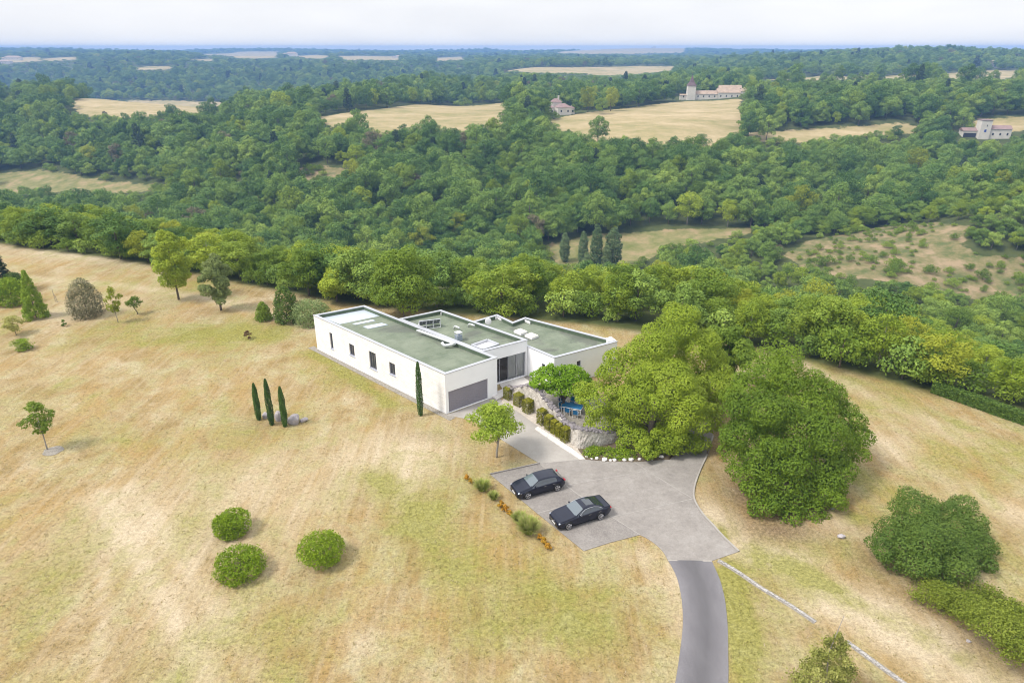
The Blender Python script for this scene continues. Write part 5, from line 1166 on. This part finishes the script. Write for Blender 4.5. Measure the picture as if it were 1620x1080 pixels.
# ------------------------------------------------------------------ clipped hedge blocks in front of the wall
def hedge_block(u, v, wd, h, lb, seed, ang=0.74):
    q = at(u, v); rg = np.random.default_rng(seed); r = thing("hedge_block", (q[0], q[1], 0), lb, "hedge", "clipped hedge blocks along the stone wall", ang)
    core = MB().box(-wd*0.46, wd*0.46, -wd*0.46, wd*0.46, -0.1, h*0.97).build("twigs", plain("hedge_twigs", (0.06, 0.055, 0.02), 0.95), r) if False else None
    n = 2600; f = rg.integers(0, 6, n); f[f == 5] = 4; a, c_ = rg.uniform(-0.5, 0.5, n), rg.random(n); Pc = np.zeros((n, 3)); Nn = np.zeros((n, 3))
    for k, (ax, sg) in enumerate([(0, 1), (0, -1), (1, 1), (1, -1)]):
        m = f == k; Pc[m, ax] = sg*wd*0.5; Pc[m, 1-ax] = a[m]*wd; Pc[m, 2] = c_[m]*h; Nn[m, ax] = sg
    m = f == 4; Pc[m, 0] = a[m]*wd; Pc[m, 1] = (c_[m]-0.5)*wd; Pc[m, 2] = h; Nn[m, 2] = 1
    Pc += rg.normal(0, 0.022, Pc.shape); Nn = unit(Nn+rg.normal(0, 0.4, Nn.shape))
    link("foliage", leaves_mesh("foliage", Pc, Nn, 0.10, rg.random(n)*0.8+0.2*(f == 4), LEAF['hedge'], rg), r)
    MB().tube([(0, 0, -0.1), (0, 0, h*0.6)], [0.07, 0.03], 6).build("stem", M_BARK, r)
ORD = ["furthest clipped hedge block, beside the entrance steps", "second hedge block of the upper trio, half behind the maple", "third hedge block of the upper trio, nearest the gap", "tallest clipped hedge block just below the gap in the row",
       "second block of the lower five clipped hedge blocks", "middle block of the lower five clipped hedge blocks", "fourth block of the lower five clipped hedge blocks", "nearest clipped hedge block at the wall's lower corner"]
for k, (u, v, wd, h) in enumerate([(805, 635, 0.85, 1.35), (821.5, 645, 0.9, 1.35), (835.5, 656, 0.9, 1.4), (857, 674.5, 0.74, 1.6), (868, 683, 0.66, 1.5), (876.8, 689.4, 0.56, 1.4), (884.6, 695, 0.52, 1.4), (894.5, 702, 0.70, 1.5)]):
    hedge_block(u, v-4, wd, h, ORD[k], 700+k)

# ------------------------------------------------------------------ garden bed under the oak: plants and white stones
m_ws = plain("white_stone", (0.66, 0.63, 0.59), 0.9, 0.2, 5, bmp=0.4)
tag(MB().prism([*U([(926, 727), (961, 730), (1004, 731), (1058, 727), (1075, 712)]), *U([(1060, 690), (990, 693), (945, 707), (914, 711)])], -0.2, 0.08).build("garden_soil", plain("dark_soil", (0.13, 0.10, 0.065), 0.95, 0.3, 3)), kind='structure')
for k, (u, v, r_) in enumerate([(928, 724, .16), (936, 727, .14), (944, 726.5, .22), (956, 728.5, .30), (966, 729.5, .16), (972, 729, .22), (988, 729, .24), (998, 728.5, .32), (1012, 728, .2), (983, 719, .2), (977, 722, .17), (930, 716, .25), (1030, 727, .22), (1046, 724, .25)]):
    q = at(u, v); o_ = link("white_stone", rock_mesh("white_stone", np.random.default_rng(800+k), (r_, r_*0.85, r_), m_ws, 2), None, (q[0], q[1], 0.12)); tag(o_, "small white stone edging the planted bed under the huge oak", "stone", "white stones edging the garden bed")
rg = np.random.default_rng(66); bl = []
for _ in range(46):
    s = rg.random(); q = at(925+s*75, 713+rg.uniform(0, 12)); bl.append((q[0], q[1], 0.18, 0.55, 0.5, 0.32, rg.random()))
Pc, Nn, tn = on_blobs(bl, 5200, rg, low=-0.3, jit=0.2, rough=0.8)
tag(link("ground_cover", leaves_mesh("ground_cover", Pc, Nn, 0.13, tn, LEAF['box'], rg)), "low leafy ground cover filling the bed under the oak", "ground cover", kind='stuff')
q = at(1042, 722); bl = [(rg.uniform(-2.0, 2.0), rg.uniform(-0.9, 0.9), rg.uniform(0.5, 1.5), 0.75, 0.7, 0.6) for _ in range(16)]
tree("laurel_bush", "lighter green bush crouching under the front of the huge oak", "bush", (q[0], q[1], 0), bl, 'beltl', 6000, 0.2, 1, 0.05, 67, sub=(6, 0.42), trunk=False)

# ------------------------------------------------------------------ terrace furniture
m_blue = plain("blue_canvas", (0.02, 0.16, 0.36), 0.8, 0.12, 4); m_wframe = plain("white_frame", (0.75, 0.75, 0.76), 0.5, 0.03)
def terr(u, v): q = at(u, v, 0.06); return (q[0], q[1], 0.06)
q = terr(905, 651.5); tb = thing("garden_table", q, "blue topped terrace table with white legs behind the stone wall", "table", None, -0.35)
MB().box(-1.05, 1.05, -0.5, 0.5, 0.72, 0.75).build("tabletop", m_blue, tb, bevel=0.01)
MB().box(-1.08, 1.08, -0.53, 0.53, 0.66, 0.715).build("apron", m_wframe, tb)
for sx in (-1, 1):
    for sy in (-1, 1): MB().tube([(sx*1.0, sy*0.45, 0), (sx*1.0, sy*0.45, 0.66)], 0.035, 8).build("leg", m_wframe, tb)
def chair(u, v, ang, lb):
    r = thing("garden_chair", terr(u, v), lb, "chair", "blue chairs round the terrace table", ang)
    MB().box(-0.25, 0.25, -0.25, 0.25, 0.43, 0.46).build("seat", m_blue, r); 
    MB().add([(-0.24, 0.24, 0.52), (0.24, 0.24, 0.52), (0.24, 0.33, 0.98), (-0.24, 0.33, 0.98), (-0.24, 0.26, 0.52), (0.24, 0.26, 0.52), (0.24, 0.35, 0.98), (-0.24, 0.35, 0.98)], [(0, 1, 2, 3), (7, 6, 5, 4), (0, 4, 5, 1), (1, 5, 6, 2), (2, 6, 7, 3), (3, 7, 4, 0)]).build("backrest", m_blue, r)
    f = MB()
    for sx in (-1, 1):
        f.tube([(sx*0.27, 0.26, 0.40), (sx*0.27, 0.37, 1.02)], 0.022, 6); f.tube([(sx*0.27, 0.28, 0.64), (sx*0.27, -0.24, 0.64), (sx*0.27, -0.26, 0.42)], 0.02, 6)
    f.tube([(-0.27, 0.365, 1.01), (0.27, 0.365, 1.01)], 0.02, 6); f.build("frame", m_wframe, r)
    for sx in (-1, 1):
        for sy in (-1, 1): MB().tube([(sx*0.27, sy*0.26, 0), (sx*0.27, sy*0.25, 0.43)], 0.022, 6).build("leg", m_wframe, r)
chair(892.5, 642.5, 0.5, "blue garden chair at the far left end of the table"); chair(889.5, 650.5, 1.1, "blue garden chair at the left end of the table, nearest the wall")
chair(898.5, 656, 2.7, "blue garden chair on the near long side of the table"); chair(911, 660, 2.8, "blue garden chair near the oak, half under its leaves")
chair(905, 643, -0.3, "blue garden chair on the far long side of the table")
pt = thing("flower_pot", terr(887, 636), "dark blue glazed pot standing behind the terrace chairs", "pot")
MB().tube([(0, 0, 0), (0, 0, 0.1), (0, 0, 0.45), (0, 0, 0.5)], [0.16, 0.2, 0.27, 0.25], 14).build("pot_body", plain("blue_glaze", (0.03, 0.06, 0.22), 0.3), pt, smooth=True)
MB().ell((0, 0, 0.5), (0.2, 0.2, 0.06)).build("soil", plain("pot_soil", (0.06, 0.045, 0.03), 0.9), pt)

# ------------------------------------------------------------------ rocks beside the cypresses, stones on the lawn, small posts
m_rock = plain("grey_boulder", (0.36, 0.33, 0.335), 0.95, 0.4, 2.5, bmp=0.8, bscale=10)
for k, (u, v, r_, fl, lb) in enumerate([(466, 668, (0.72, 0.6, 0.72), 0.9, "largest grey boulder right of the three cypresses"), (441, 664, (0.42, 0.4, 0.75), 1.0, "upright grey boulder between the middle and right cypress"), (421, 659, (0.5, 0.4, 0.36), 0.9, "low grey boulder between the left and middle cypress"),
                                        (481, 666, (0.42, 0.35, 0.32), 0.8, "small dark boulder at the right end of the group"), (447, 658, (0.35, 0.3, 0.5), 1.0, "pale boulder behind the upright boulder")]):
    q = at(u, v); o_ = link("boulder", rock_mesh("boulder", np.random.default_rng(830+k), r_, m_rock, 3, fl), None, (q[0], q[1], r_[2]*0.45), k*1.3); tag(o_, lb, "rock", "boulders beside the cypresses")
for k, (u, v, r_, lb) in enumerate([(1331, 850, 0.28, "grey stone on the bare ground below the second oak"), (1317, 805, 0.16, "small grey stone close to the second oak's foliage"), (1532, 1014, 0.14, "tiny pale stone in front of the bramble thicket")]):
    q = at(u, v); tag(link("lawn_stone", rock_mesh("lawn_stone", np.random.default_rng(850+k), (r_*1.2, r_, r_), m_rock, 2), None, (q[0], q[1], r_*0.3)), lb, "stone")
q = at(1119, 719); MB_ = MB().tube([(0, 0, -0.2), (0, 0, 0.9)], [0.07, 0.065], 8); MB_.ell((0, 0, 0.92), (0.075, 0.075, 0.05))
tag(MB_.build("wooden_post", M_BARK, None, loc=(q[0], q[1], 0)), "short dark post at the edge of the turning court beside the oak", "post")
for k, (u, v, h, lb) in enumerate([(88, 477, 1.3, "left thin leaning stake standing in the dry grass"), (91.5, 478, 0.9, "right shorter thin stake standing in the dry grass")]):
    q = at(u, v); tag(MB().tube([(0, 0, -0.2), (-0.12*(k+0.4), 0, h*1.3)], [0.04, 0.03], 6).build("stake", M_BARK_PALE, None, loc=(q[0], q[1], 0)), lb, "stake")

# ------------------------------------------------------------------ the two cars
m_paint, t, p, o = nodes("dark_blue_paint")
p.inputs["Base Color"].default_value = (0.004, 0.006, 0.018, 1); p.inputs["Metallic"].default_value = 0.0; p.inputs["Roughness"].default_value = 0.3; p.inputs["Specular IOR Level"].default_value = 0.35; p.inputs["Coat Weight"].default_value = 0.45; p.inputs["Coat Roughness"].default_value = 0.03
m_carglass, t, p, o = nodes("car_window_glass")
p.inputs["Base Color"].default_value = (0.02, 0.028, 0.036, 1); p.inputs["Roughness"].default_value = 0.06; p.inputs["Specular IOR Level"].default_value = 0.9; p.inputs["Coat Weight"].default_value = 1.0
m_wind, t, p, o = nodes("windscreen_glass")
p.inputs["Base Color"].default_value = (0.10, 0.125, 0.14, 1); p.inputs["Roughness"].default_value = 0.08; p.inputs["Specular IOR Level"].default_value = 0.9; p.inputs["Coat Weight"].default_value = 1.0
m_black = plain("black_plastic", (0.012, 0.012, 0.013), 0.5, 0.1); m_tyre = plain("tyre_rubber", (0.018, 0.018, 0.019), 0.85, 0.1); m_rim = plain("alloy_rim", (0.55, 0.54, 0.55), 0.3, 0.05, metal=0.8)
m_chrome = plain("chrome_trim", (0.75, 0.75, 0.77), 0.15, 0.02, metal=1.0); m_plate = plain("number_plate", (0.75, 0.75, 0.76), 0.5, 0.02); m_red = plain("tail_light_red", (0.42, 0.012, 0.02), 0.25, 0.05); m_lamp = plain("headlight_glass", (0.55, 0.6, 0.68), 0.12, 0.05, metal=0.3)

def car(name, u, v, ang, lb, sedan):
    Ln, W = (4.75, 0.905) if sedan else (4.42, 0.90)
    q = at(u, v, 0.04); r = thing(name, (q[0], q[1], 0.045), lb, "car", None, ang)
    H = 1.43 if sedan else 1.44
    if sedan: keyz = [(0, 0.60), (0.08, 0.74), (0.35, 0.84), (0.9, 0.92), (1.38, 0.985), (1.52, 1.02), (2.22, 1.37), (2.5, 1.42), (2.9, 1.43), (3.3, 1.38), (3.75, 1.235), (4.10, 1.085), (4.35, 1.07), (4.62, 1.045), (4.71, 0.95), (4.75, 0.70)]
    else: keyz = [(0, 0.60), (0.08, 0.74), (0.3, 0.85), (0.75, 0.94), (1.1, 0.99), (1.24, 1.03), (1.92, 1.38), (2.2, 1.43), (2.6, 1.44), (3.1, 1.42), (3.6, 1.36), (3.86, 1.29), (4.12, 1.06), (4.30, 0.92), (4.38, 0.82), (4.42, 0.66)]
    kx = [k[0] for k in keyz]; kz = [k[1] for k in keyz]
    ws0, ws1 = (1.50, 2.24) if sedan else (1.22, 1.94); rg0, rg1 = (3.35, 4.08) if sedan else (3.84, 4.14)
    NS = 96; xs = np.linspace(0, Ln, NS+1); NR = 22; rings = []
    for x in xs:
        e0 = min(1, x/0.55); e1 = min(1, (Ln-x)/0.5); w_ = W*(0.80+0.20*math.sin(e0*math.pi/2))*(0.84+0.16*math.sin(e1*math.pi/2))
        zt = np.interp(x, kx, kz); zl = 0.20+0.10*(1-min(1, x/0.25))+0.14*(1-min(1, (Ln-x)/0.3))
        belt = np.interp(x, [0, 0.1, 0.8, 1.5, 3.0, 3.9, Ln-0.1, Ln], [0.52, 0.66, 0.82, 0.90, 0.955, 0.985, 0.97 if sedan else 0.88, 0.66]); belt = min(belt, zt-0.035)
        cab = max(0.0, zt-belt-0.07)/0.46                         # 0 on bonnet, 1 on roof
        wt = w_*(0.93-0.27*min(1, cab)**0.8)
        pts = [(0, zl), (w_*0.78, zl), (w_*0.93, zl+0.03), (w_*0.985, zl+0.16), (w_, 0.50), (w_*0.985, 0.62), (w_*0.99, belt-0.10), (w_*0.965, belt-0.02), (w_*0.935, belt)]
        for s in (0.18, 0.36, 0.54, 0.72, 0.86):
            pts.append((w_*0.93*(1-s)+wt*s, belt+(zt-0.05*min(1, cab+0.3)-belt)*s))
        top0 = zt-0.05*min(1, cab+0.3)
        for a in (0, 25, 50, 75): pts.append((wt*(0.80+0.20*math.cos(math.radians(a))), top0+0.0+(zt-top0)*0.75*math.sin(math.radians(a))))
        pts += [(wt*0.7, zt-0.010), (wt*0.45, zt-0.003), (wt*0.2, zt), (0, zt)]
        rings.append(pts)
    NP = len(rings[0]); iTop = 14
    full = [[(x-Ln/2, y, z) for y, z in rg_]+[(x-Ln/2, -y, z) for y, z in rg_[-2:0:-1]] for x, rg_ in zip(xs, rings)]
    M_ = len(full[0]); V = [q_ for f in full for q_ in f]; faces = {'body': [], 'windscreen': [], 'rear_window': [], 'side_window_l': [], 'side_window_r': [], 'roof_glass': []}
    b0 = 9; inx = lambda x, a, b_: a <= x <= b_
    for i in range(NS):
        xm = (xs[i]+xs[i+1])/2; zt = np.interp(xm, kx, kz)
        for k in range(M_):
            f = (i*M_+k, i*M_+(k+1) % M_, (i+1)*M_+(k+1) % M_, (i+1)*M_+k); f = f[::-1]
            ks = k if k < NP-1 else 2*(NP-1)-1-k; side = k < NP-1
            key = 'body'
            cz = (V[f[0]][2]+V[f[2]][2])/2
            lo, hi = (ws0+0.42, 3.62) if sedan else (ws0+0.42, 3.50)
            zz_ = 0
            slant_f = ws0+0.16+(cz-0.95)*1.35; slant_r = (3.98-(cz-0.98)*1.0) if sedan else (3.62-(cz-0.98)*0.35)
            if 8 <= ks <= 12 and slant_f < xm < slant_r: key = 'side_window_l' if side else 'side_window_r'
            elif ks >= 18-1 and ws0 <= xm <= ws1 or ks >= 14 and ws0+0.05 <= xm <= ws1-0.02: key = 'windscreen'
            elif ks >= 17 and rg0 <= xm <= rg1: key = 'rear_window'
            elif sedan and ks >= 18 and 2.62 <= xm <= 3.25: key = 'roof_glass'
            faces[key].append(f)
    faces['body'].append(tuple(range(M_))); faces['body'].append(tuple(range(NS*M_+M_-1, NS*M_-1, -1)))
    mm = {'body': m_paint, 'windscreen': m_wind, 'rear_window': m_carglass, 'side_window_l': m_carglass, 'side_window_r': m_carglass, 'roof_glass': m_carglass}
    for key, F_ in faces.items():
        if not F_: continue
        ids = sorted({i for f in F_ for i in f}); mp_ = {a: b_ for b_, a in enumerate(ids)}
        nm = {'side_window_l': 'side_window', 'side_window_r': 'side_window'}.get(key, key)
        link(nm, mesh_from(nm, [V[i] for i in ids], [tuple(mp_[i] for i in f) for f in F_], [mm[key]], smooth=True), r)
    wf = (0.86 if sedan else 0.88)-Ln/2; wr = wf+(2.865 if sedan else 2.73); R_ = 0.335
    for x in (wf, wr):
        for sy in (-1, 1):
            y0 = sy*(W-0.20); y1 = sy*(W+0.012)
            wh = MB().tube([(0, y0, 0), (0, y0+(y1-y0)*0.15, 0), (0, y0+(y1-y0)*0.85, 0), (0, y1, 0)], [R_*0.93, R_, R_, R_*0.93], 28).build("wheel", m_tyre, r, smooth=False, loc=(x, 0, R_))
            rim = MB().tube([(0, y1, 0), (0, y1+sy*0.008, 0)], [R_*0.70, R_*0.68], 24); rim_o = rim.build("rim_back", m_black, wh)
            sp_ = MB()
            for k in range(5):
                a = 2*math.pi*k/5+0.3; c_, s_ = math.cos(a), math.sin(a)
                for off in (-0.16, 0.16):
                    a2 = a+off; sp_.tube([(0.05*c_, y1+sy*0.018, 0.05*s_), (R_*0.69*math.cos(a2), y1+sy*0.016, R_*0.69*math.sin(a2))], 0.022, 5)
            nseg = 28
            for k in range(nseg):
                a, a2 = 2*math.pi*k/nseg, 2*math.pi*(k+1)/nseg
                sp_.tube([(R_*0.70*math.cos(a), y1+sy*0.015, R_*0.70*math.sin(a)), (R_*0.70*math.cos(a2), y1+sy*0.015, R_*0.70*math.sin(a2))], 0.014, 4)
            sp_.ell((0, y1+sy*0.02, 0), (0.055, 0.015, 0.055), 8, 4); sp_.build("rim", m_rim, wh)
            ar = MB(); P_ = [(x+(R_+0.045)*math.cos(a), sy*(W+0.001), R_+(R_+0.045)*math.sin(a)) for a in np.linspace(-0.15, math.pi+0.15, 20)]
            ar.tube(P_, 0.045, 6); ar.build("wheel_arch", m_black, r, smooth=True)
    X0 = -Ln/2
    MB().prism([(X0-0.012, -0.50), (X0+0.2, -0.60), (X0+0.2, 0.60), (X0-0.012, 0.50)], 0.42, 0.60).build("grille", m_black, r)
    MB().prism([(X0-0.02, -0.46), (X0+0.1, -0.5), (X0+0.1, 0.5), (X0-0.02, 0.46)], 0.505, 0.53).build("grille_bar", m_chrome, r)
    em = MB(); cp = lambda q, rr: (X0-0.035, rr*math.sin(q), 0.515+rr*math.cos(q))
    for k in range(16): em.tube([cp(2*math.pi*k/16, 0.085), cp(2*math.pi*(k+1)/16, 0.085)], 0.009, 4)
    for k in range(3): em.tube([cp(0, 0), cp(2*math.pi*k/3, 0.083)], [0.016, 0.004], 4)
    em.build("emblem", m_chrome, r)
    MB().box(X0-0.03, X0-0.012, -0.26, 0.26, 0.33, 0.44).build("number_plate", m_plate, r)
    MB().prism([(X0+0.0, -0.72), (X0+0.25, -0.80), (X0+0.25, 0.80), (X0+0.0, 0.72)], 0.22, 0.34).build("lower_intake", m_black, r)
    for sy in (-1, 1):
        MB().ell((0, 0, 0), (0.24, 0.09, 0.055), 14, 7).build("headlight", m_lamp, r, smooth=True, loc=(X0+0.20, sy*0.655, 0.665), rz=-sy*0.85)
        MB().ell((0, 0, 0), (0.10, 0.22, 0.07), 14, 7).build("tail_light", m_red, r, smooth=True, loc=(Ln/2-0.12, sy*0.66, 0.86 if sedan else 0.88), rz=-sy*0.45)
        mi_ = MB().ell((0, 0, 0), (0.09, 0.13, 0.075), 12, 6).build("wing_mirror", m_paint, r, smooth=True, loc=(ws0+0.42-Ln/2, sy*(W+0.07), 0.99))
        if sedan:
            P_ = [(x_-Ln/2, sy*(np.interp(x_, [1.9, 2.4, 3.0, 3.6, 3.98], [0.83, 0.70, 0.67, 0.71, 0.80])+0.02), z_) for x_, z_ in [(1.86, 0.985), (2.1, 1.16), (2.4, 1.30), (2.8, 1.345), (3.2, 1.32), (3.6, 1.20), (3.9, 1.04), (3.95, 1.0), (3.5, 0.985), (2.6, 0.955), (1.86, 0.965)]]
            MB().tube(P_, 0.014, 5).build("window_trim", m_chrome, r)
        for xh in ((2.75, 3.65) if sedan else (2.45, 3.3)):
            MB().box(xh-Ln/2-0.11, xh-Ln/2+0.11, sy*(W*0.985)-0.012, sy*(W*0.985)+0.02, 0.80, 0.83).build("door_handle", m_chrome, r)
    for k, xd in enumerate(((1.72, 2.62, 3.52) if sedan else (1.48, 2.36, 3.22))):
        for sy in (-1, 1): MB().tube([(xd-Ln/2, sy*W*0.999, 0.36), (xd-Ln/2, sy*W*1.002, 0.5), (xd-Ln/2+0.02, sy*W*0.988, 0.86)], 0.006, 4).build("door_gap", m_black, r)
    for sy in (-1, 1): MB().box(X0+1.15, Ln/2-1.15, sy*(W-0.05)-0.02, sy*(W-0.05)+0.05, 0.185, 0.27).build("side_skirt", m_black, r)
    return r
def car_pose(w0, w1):
    a, b_ = at(*w0), at(*w1); d = (b_-a)/np.linalg.norm(b_-a); return a, b_, d
a, b_, d = car_pose((899.7, 838.3), (950, 822.7)); n_ = np.array([-d[1], d[0]]); cc = (a+b_)/2+n_*0.905+d*0.08
pr = project(cc[0], cc[1], 0.04); car("sedan_car", pr[0], pr[1], math.atan2(d[1], d[0]), "shiny dark blue saloon parked in the nearer bay, with chrome window trim", True)
a, b_, d = car_pose((835, 790), (881.9, 777.2)); n_ = np.array([-d[1], d[0]]); cc = (a+b_)/2+n_*0.90-d*0.03
pr = project(cc[0], cc[1], 0.04); car("hatchback_car", pr[0], pr[1], math.atan2(d[1], d[0]), "dark blue hatchback parked in the farther bay, nearer the house", False)

# ------------------------------------------------------------------ far houses
m_far = plain("old_limewash", (0.60, 0.56, 0.50), 0.9, 0.12, 0.3); m_tile = plain("old_roof_tiles", (0.36, 0.27, 0.20), 0.9, 0.3, 0.4); m_slate = plain("brown_slate", (0.13, 0.085, 0.085), 0.8, 0.2, 0.4); m_hole = plain("dark_opening", (0.03, 0.03, 0.035), 0.8)
m_pink = plain("faded_pink_tiles", (0.26, 0.18, 0.165), 0.9, 0.2, 0.4)
def hipped(b, x0, x1, y0, y1, z0, h, ov=0.4, hip=True):
    x0 -= ov; x1 += ov; y0 -= ov; y1 += ov; ym = (y0+y1)/2; k = (y1-y0)/2 if hip else 0; k = min(k, (x1-x0)/2)
    return b.add([(x0, y0, z0), (x1, y0, z0), (x1, y1, z0), (x0, y1, z0), (x0+k, ym, z0+h), (x1-k, ym, z0+h)], [(0, 1, 5, 4), (1, 2, 5), (2, 3, 4, 5), (3, 0, 4), (3, 2, 1, 0)])
def farhouse(name, uv, lb, cat, parts, rz=0.0, zo=0.0):
    q = at_land(*uv); r = thing(name, (q[0], q[1], gz(q[0], q[1])+zo), lb, cat, None, rz)
    for (x0, x1, y0, y1, h, rh, rm, hip) in parts:
        wl_ = MB().box(x0, x1, y0, y1, -3, h).build("wall", m_far, r); hipped(MB(), x0, x1, y0, y1, h+0.01, rh, hip=hip).build("roof", rm, r)
        n_w = max(1, int((x1-x0)/4.5))
        for k in range(n_w):
            xc = x0+(x1-x0)*(k+0.5)/n_w; MB().box(xc-0.5, xc+0.5, y0-0.06, y0+0.1, h*0.35, h*0.35+1.5).build("window", m_hole, r)
    return r
fh = farhouse("farmhouse", (893, 181), "white farmhouse with faded hipped tile roofs among trees by the pale field", "house", [(-6.5, 4, -4, 4, 5.2, 2.6, m_pink, True), (-8.5, -1, 4.2, 9, 8.4, 2.6, m_pink, True), (4.2, 7.5, -1.5, 4.5, 4.4, 1.6, m_pink, True), (-11.5, -8.7, -1, 4, 5.0, 1.6, m_pink, True)], 0.25)
MB().box(-3.6, -2.6, 5.5, 6.5, 8.5, 13).build("chimney", m_far, fh)
mb = farhouse("manor", (1130, 156.5), "long pale stone manor with tiled roofs and a square pointed tower", "house", [(-18, 2, -3, 6, 4.2, 2.8, m_tile, False), (2.2, 22, -4, 9, 5.4, 3.4, m_tile, False), (22.2, 35, -2, 8, 6.5, 3.4, m_tile, True), (6, 26, 9.2, 16, 8.6, 2.6, m_tile, False), (-31, -25, 0, 4, 3.0, 1.0, m_tile, False)], -0.05)
MB().box(-25.4, -18.3, -4.5, 2.6, -3, 11.5).build("tower", m_far, mb)
tw = MB(); tw.add([(-25.9, -5, 11.4), (-17.8, -5, 11.4), (-17.8, 3.1, 11.4), (-25.9, 3.1, 11.4), (-23.9, -3, 14.2), (-19.8, -3, 14.2), (-19.8, 1.1, 14.2), (-23.9, 1.1, 14.2), (-21.85, -0.95, 20.5)],
                  [(0, 1, 5, 4), (1, 2, 6, 5), (2, 3, 7, 6), (3, 0, 4, 7), (4, 5, 8), (5, 6, 8), (6, 7, 8), (7, 4, 8), (3, 2, 1, 0)]); tw.build("tower_roof", m_slate, mb)
MB().tube([(-21.85, -0.95, 20.3), (-21.85, -0.95, 23)], 0.15, 5).build("spire", m_slate, mb)
bn = farhouse("barn", (1553, 219), "white walled barn and ruined shed at the right beyond the valley", "house", [(3.5, 17, -1, 6, 6.0, 2.2, m_pink, False), (-12, -3.4, 1, 7, 4.6, 1.8, m_pink, False)], -0.12)
MB().box(-3.2, 3.3, -2, 4.5, -3, 11.5).build("gable_tower", m_far, bn); MB().box(-3.5, 3.6, -2.3, 4.8, 11.51, 11.9).build("flat_roof", m_pink, bn)
MB().box(-0.6, 0.7, -2.06, -1.9, 4.2, 5.8).build("window", plain("blue_shutter", (0.03, 0.07, 0.32), 0.6), bn); MB().box(0.3, 0.7, -2.06, -1.9, 7.6, 8.8).build("window", m_hole, bn)
MB().box(-11.5, -3.6, 0.93, 1.0, -1, 3.2).build("shed_opening", m_hole, bn)
for k, (uv, wd, h, lb) in enumerate([((22, 95), 46, 7, "distant pale farm on the far left plateau"), ((462, 89), 40, 9, "distant house beside trees on the far plateau field"), ((1562, 107), 40, 7, "distant low white house below the right hand ridge"), ((1035, 76), 34, 9, "distant farm on the pale hill at the horizon"), ((632, 92), 30, 6, "distant small house right of the far plateau field"), ((8, 101), 36, 6, "distant pale barn at the far left picture edge")]):
    farhouse("distant_house", uv, lb, "house", [(-wd/2, wd/2, -7, 7, h, h*0.6, m_tile, True), (-wd*0.9, -wd/2-0.3, -5, 6, h*0.7, h*0.4, m_tile, True)])

# ------------------------------------------------------------------ dry grass standing on the lawn
rgd = np.random.default_rng(91); nc = 62000
cy_ = 20+100*rgd.random(nc)**1.25; cx_ = (rgd.random(nc)*2-1)*(cy_*0.80+12); m = edge_d(cx_, cy_) < -0.3
HP = [q+HOUSE0 for q in (A_bl, A_fl, A_fr, A_br)]; NOGO = [np.array(q) for q in (court, DRIVE, U([(775, 751), (853, 733), (1012, 846), (923, 872)]), U([(853, 733), (926, 726), (800, 620), (700, 655), (800, 700)]), HP, [B_fl+HOUSE0, B_fr+HOUSE0, B_br+HOUSE0, B_bl+HOUSE0], [c_+HOUSE0 for c_ in C], U([(786, 603), (832, 594), (880, 606), (940, 620), (1010, 690), (1075, 700), (1075, 730), (926, 730), (914, 700), (800, 640)]))]
for P in NOGO: m &= ~inpoly(cx_, cy_, P)
pg = patch(GREEN, cx_, cy_)+lines(GLINES, cx_, cy_); pp = lines(TRACKS, cx_, cy_)+0.5*patch(DIRT, cx_, cy_); m &= rgd.random(nc) > pp*0.8
cx_, cy_, pg = cx_[m], cy_[m], pg[m]; nb = 5; n = len(cx_)*nb
bx = np.repeat(cx_, nb)+rgd.normal(0, 0.07, n); by = np.repeat(cy_, nb)+rgd.normal(0, 0.07, n); bz = height(bx, by)
hh = np.repeat(rgd.uniform(0.03, 0.085, len(cx_)), nb)*rgd.uniform(0.6, 1.3, n); an = rgd.random(n)*6.28; le = rgd.normal(0, 0.6, (n, 2))*hh[:, None]; wd = rgd.uniform(0.014, 0.035, n)
V = np.zeros((n, 3, 3)); V[:, 0] = np.stack([bx-np.cos(an)*wd, by-np.sin(an)*wd, bz], -1); V[:, 1] = np.stack([bx+np.cos(an)*wd, by+np.sin(an)*wd, bz], -1); V[:, 2] = np.stack([bx+le[:, 0], by+le[:, 1], bz+hh], -1)
me = mesh_from("dry_grass", V.reshape(-1, 3), np.arange(3*n).reshape(n, 3), [leafmat("dry_grass_blades", (0.21, 0.22, 0.04), (0.36, 0.29, 0.13), (0.60, 0.50, 0.36), 0.4, 0.0)])
a = me.attributes.new("tint", 'FLOAT', 'FACE'); tt = np.repeat(np.clip(rgd.normal(0.62, 0.22, len(cx_))-0.45*np.clip(pg, 0, 1), 0, 1), nb); a.data.foreach_set("value", np.clip(tt+rgd.normal(0, 0.08, n), 0, 1).astype(np.float32))
tag(link("dry_grass", me), "short dry straw coloured grass blades all over the lawn", "grass", kind='stuff')
# ------------------------------------------------------------------ haze: one closed box of pale air round the camera and all the land
hz, t, p, o = nodes("haze"); t.nodes.remove(p)
pv = t.nodes.new("ShaderNodeVolumePrincipled"); pv.inputs["Color"].default_value = (0.27, 0.50, 0.95, 1); pv.inputs["Density"].default_value = 0.00023; pv.inputs["Anisotropy"].default_value = 0.0
t.links.new(pv.outputs[0], o.inputs["Volume"])
try: hz.cycles.homogeneous_volume = True
except Exception: pass
zmin = float(GZ.min())-1.0
tag(MB().box(-6200, 6200, -400, 5700, zmin, max(CAM_H+3.0, float((PZ+13*PSZ).max())+1.0, float(GZ.max())+2)).build("haze", hz), kind='stuff')
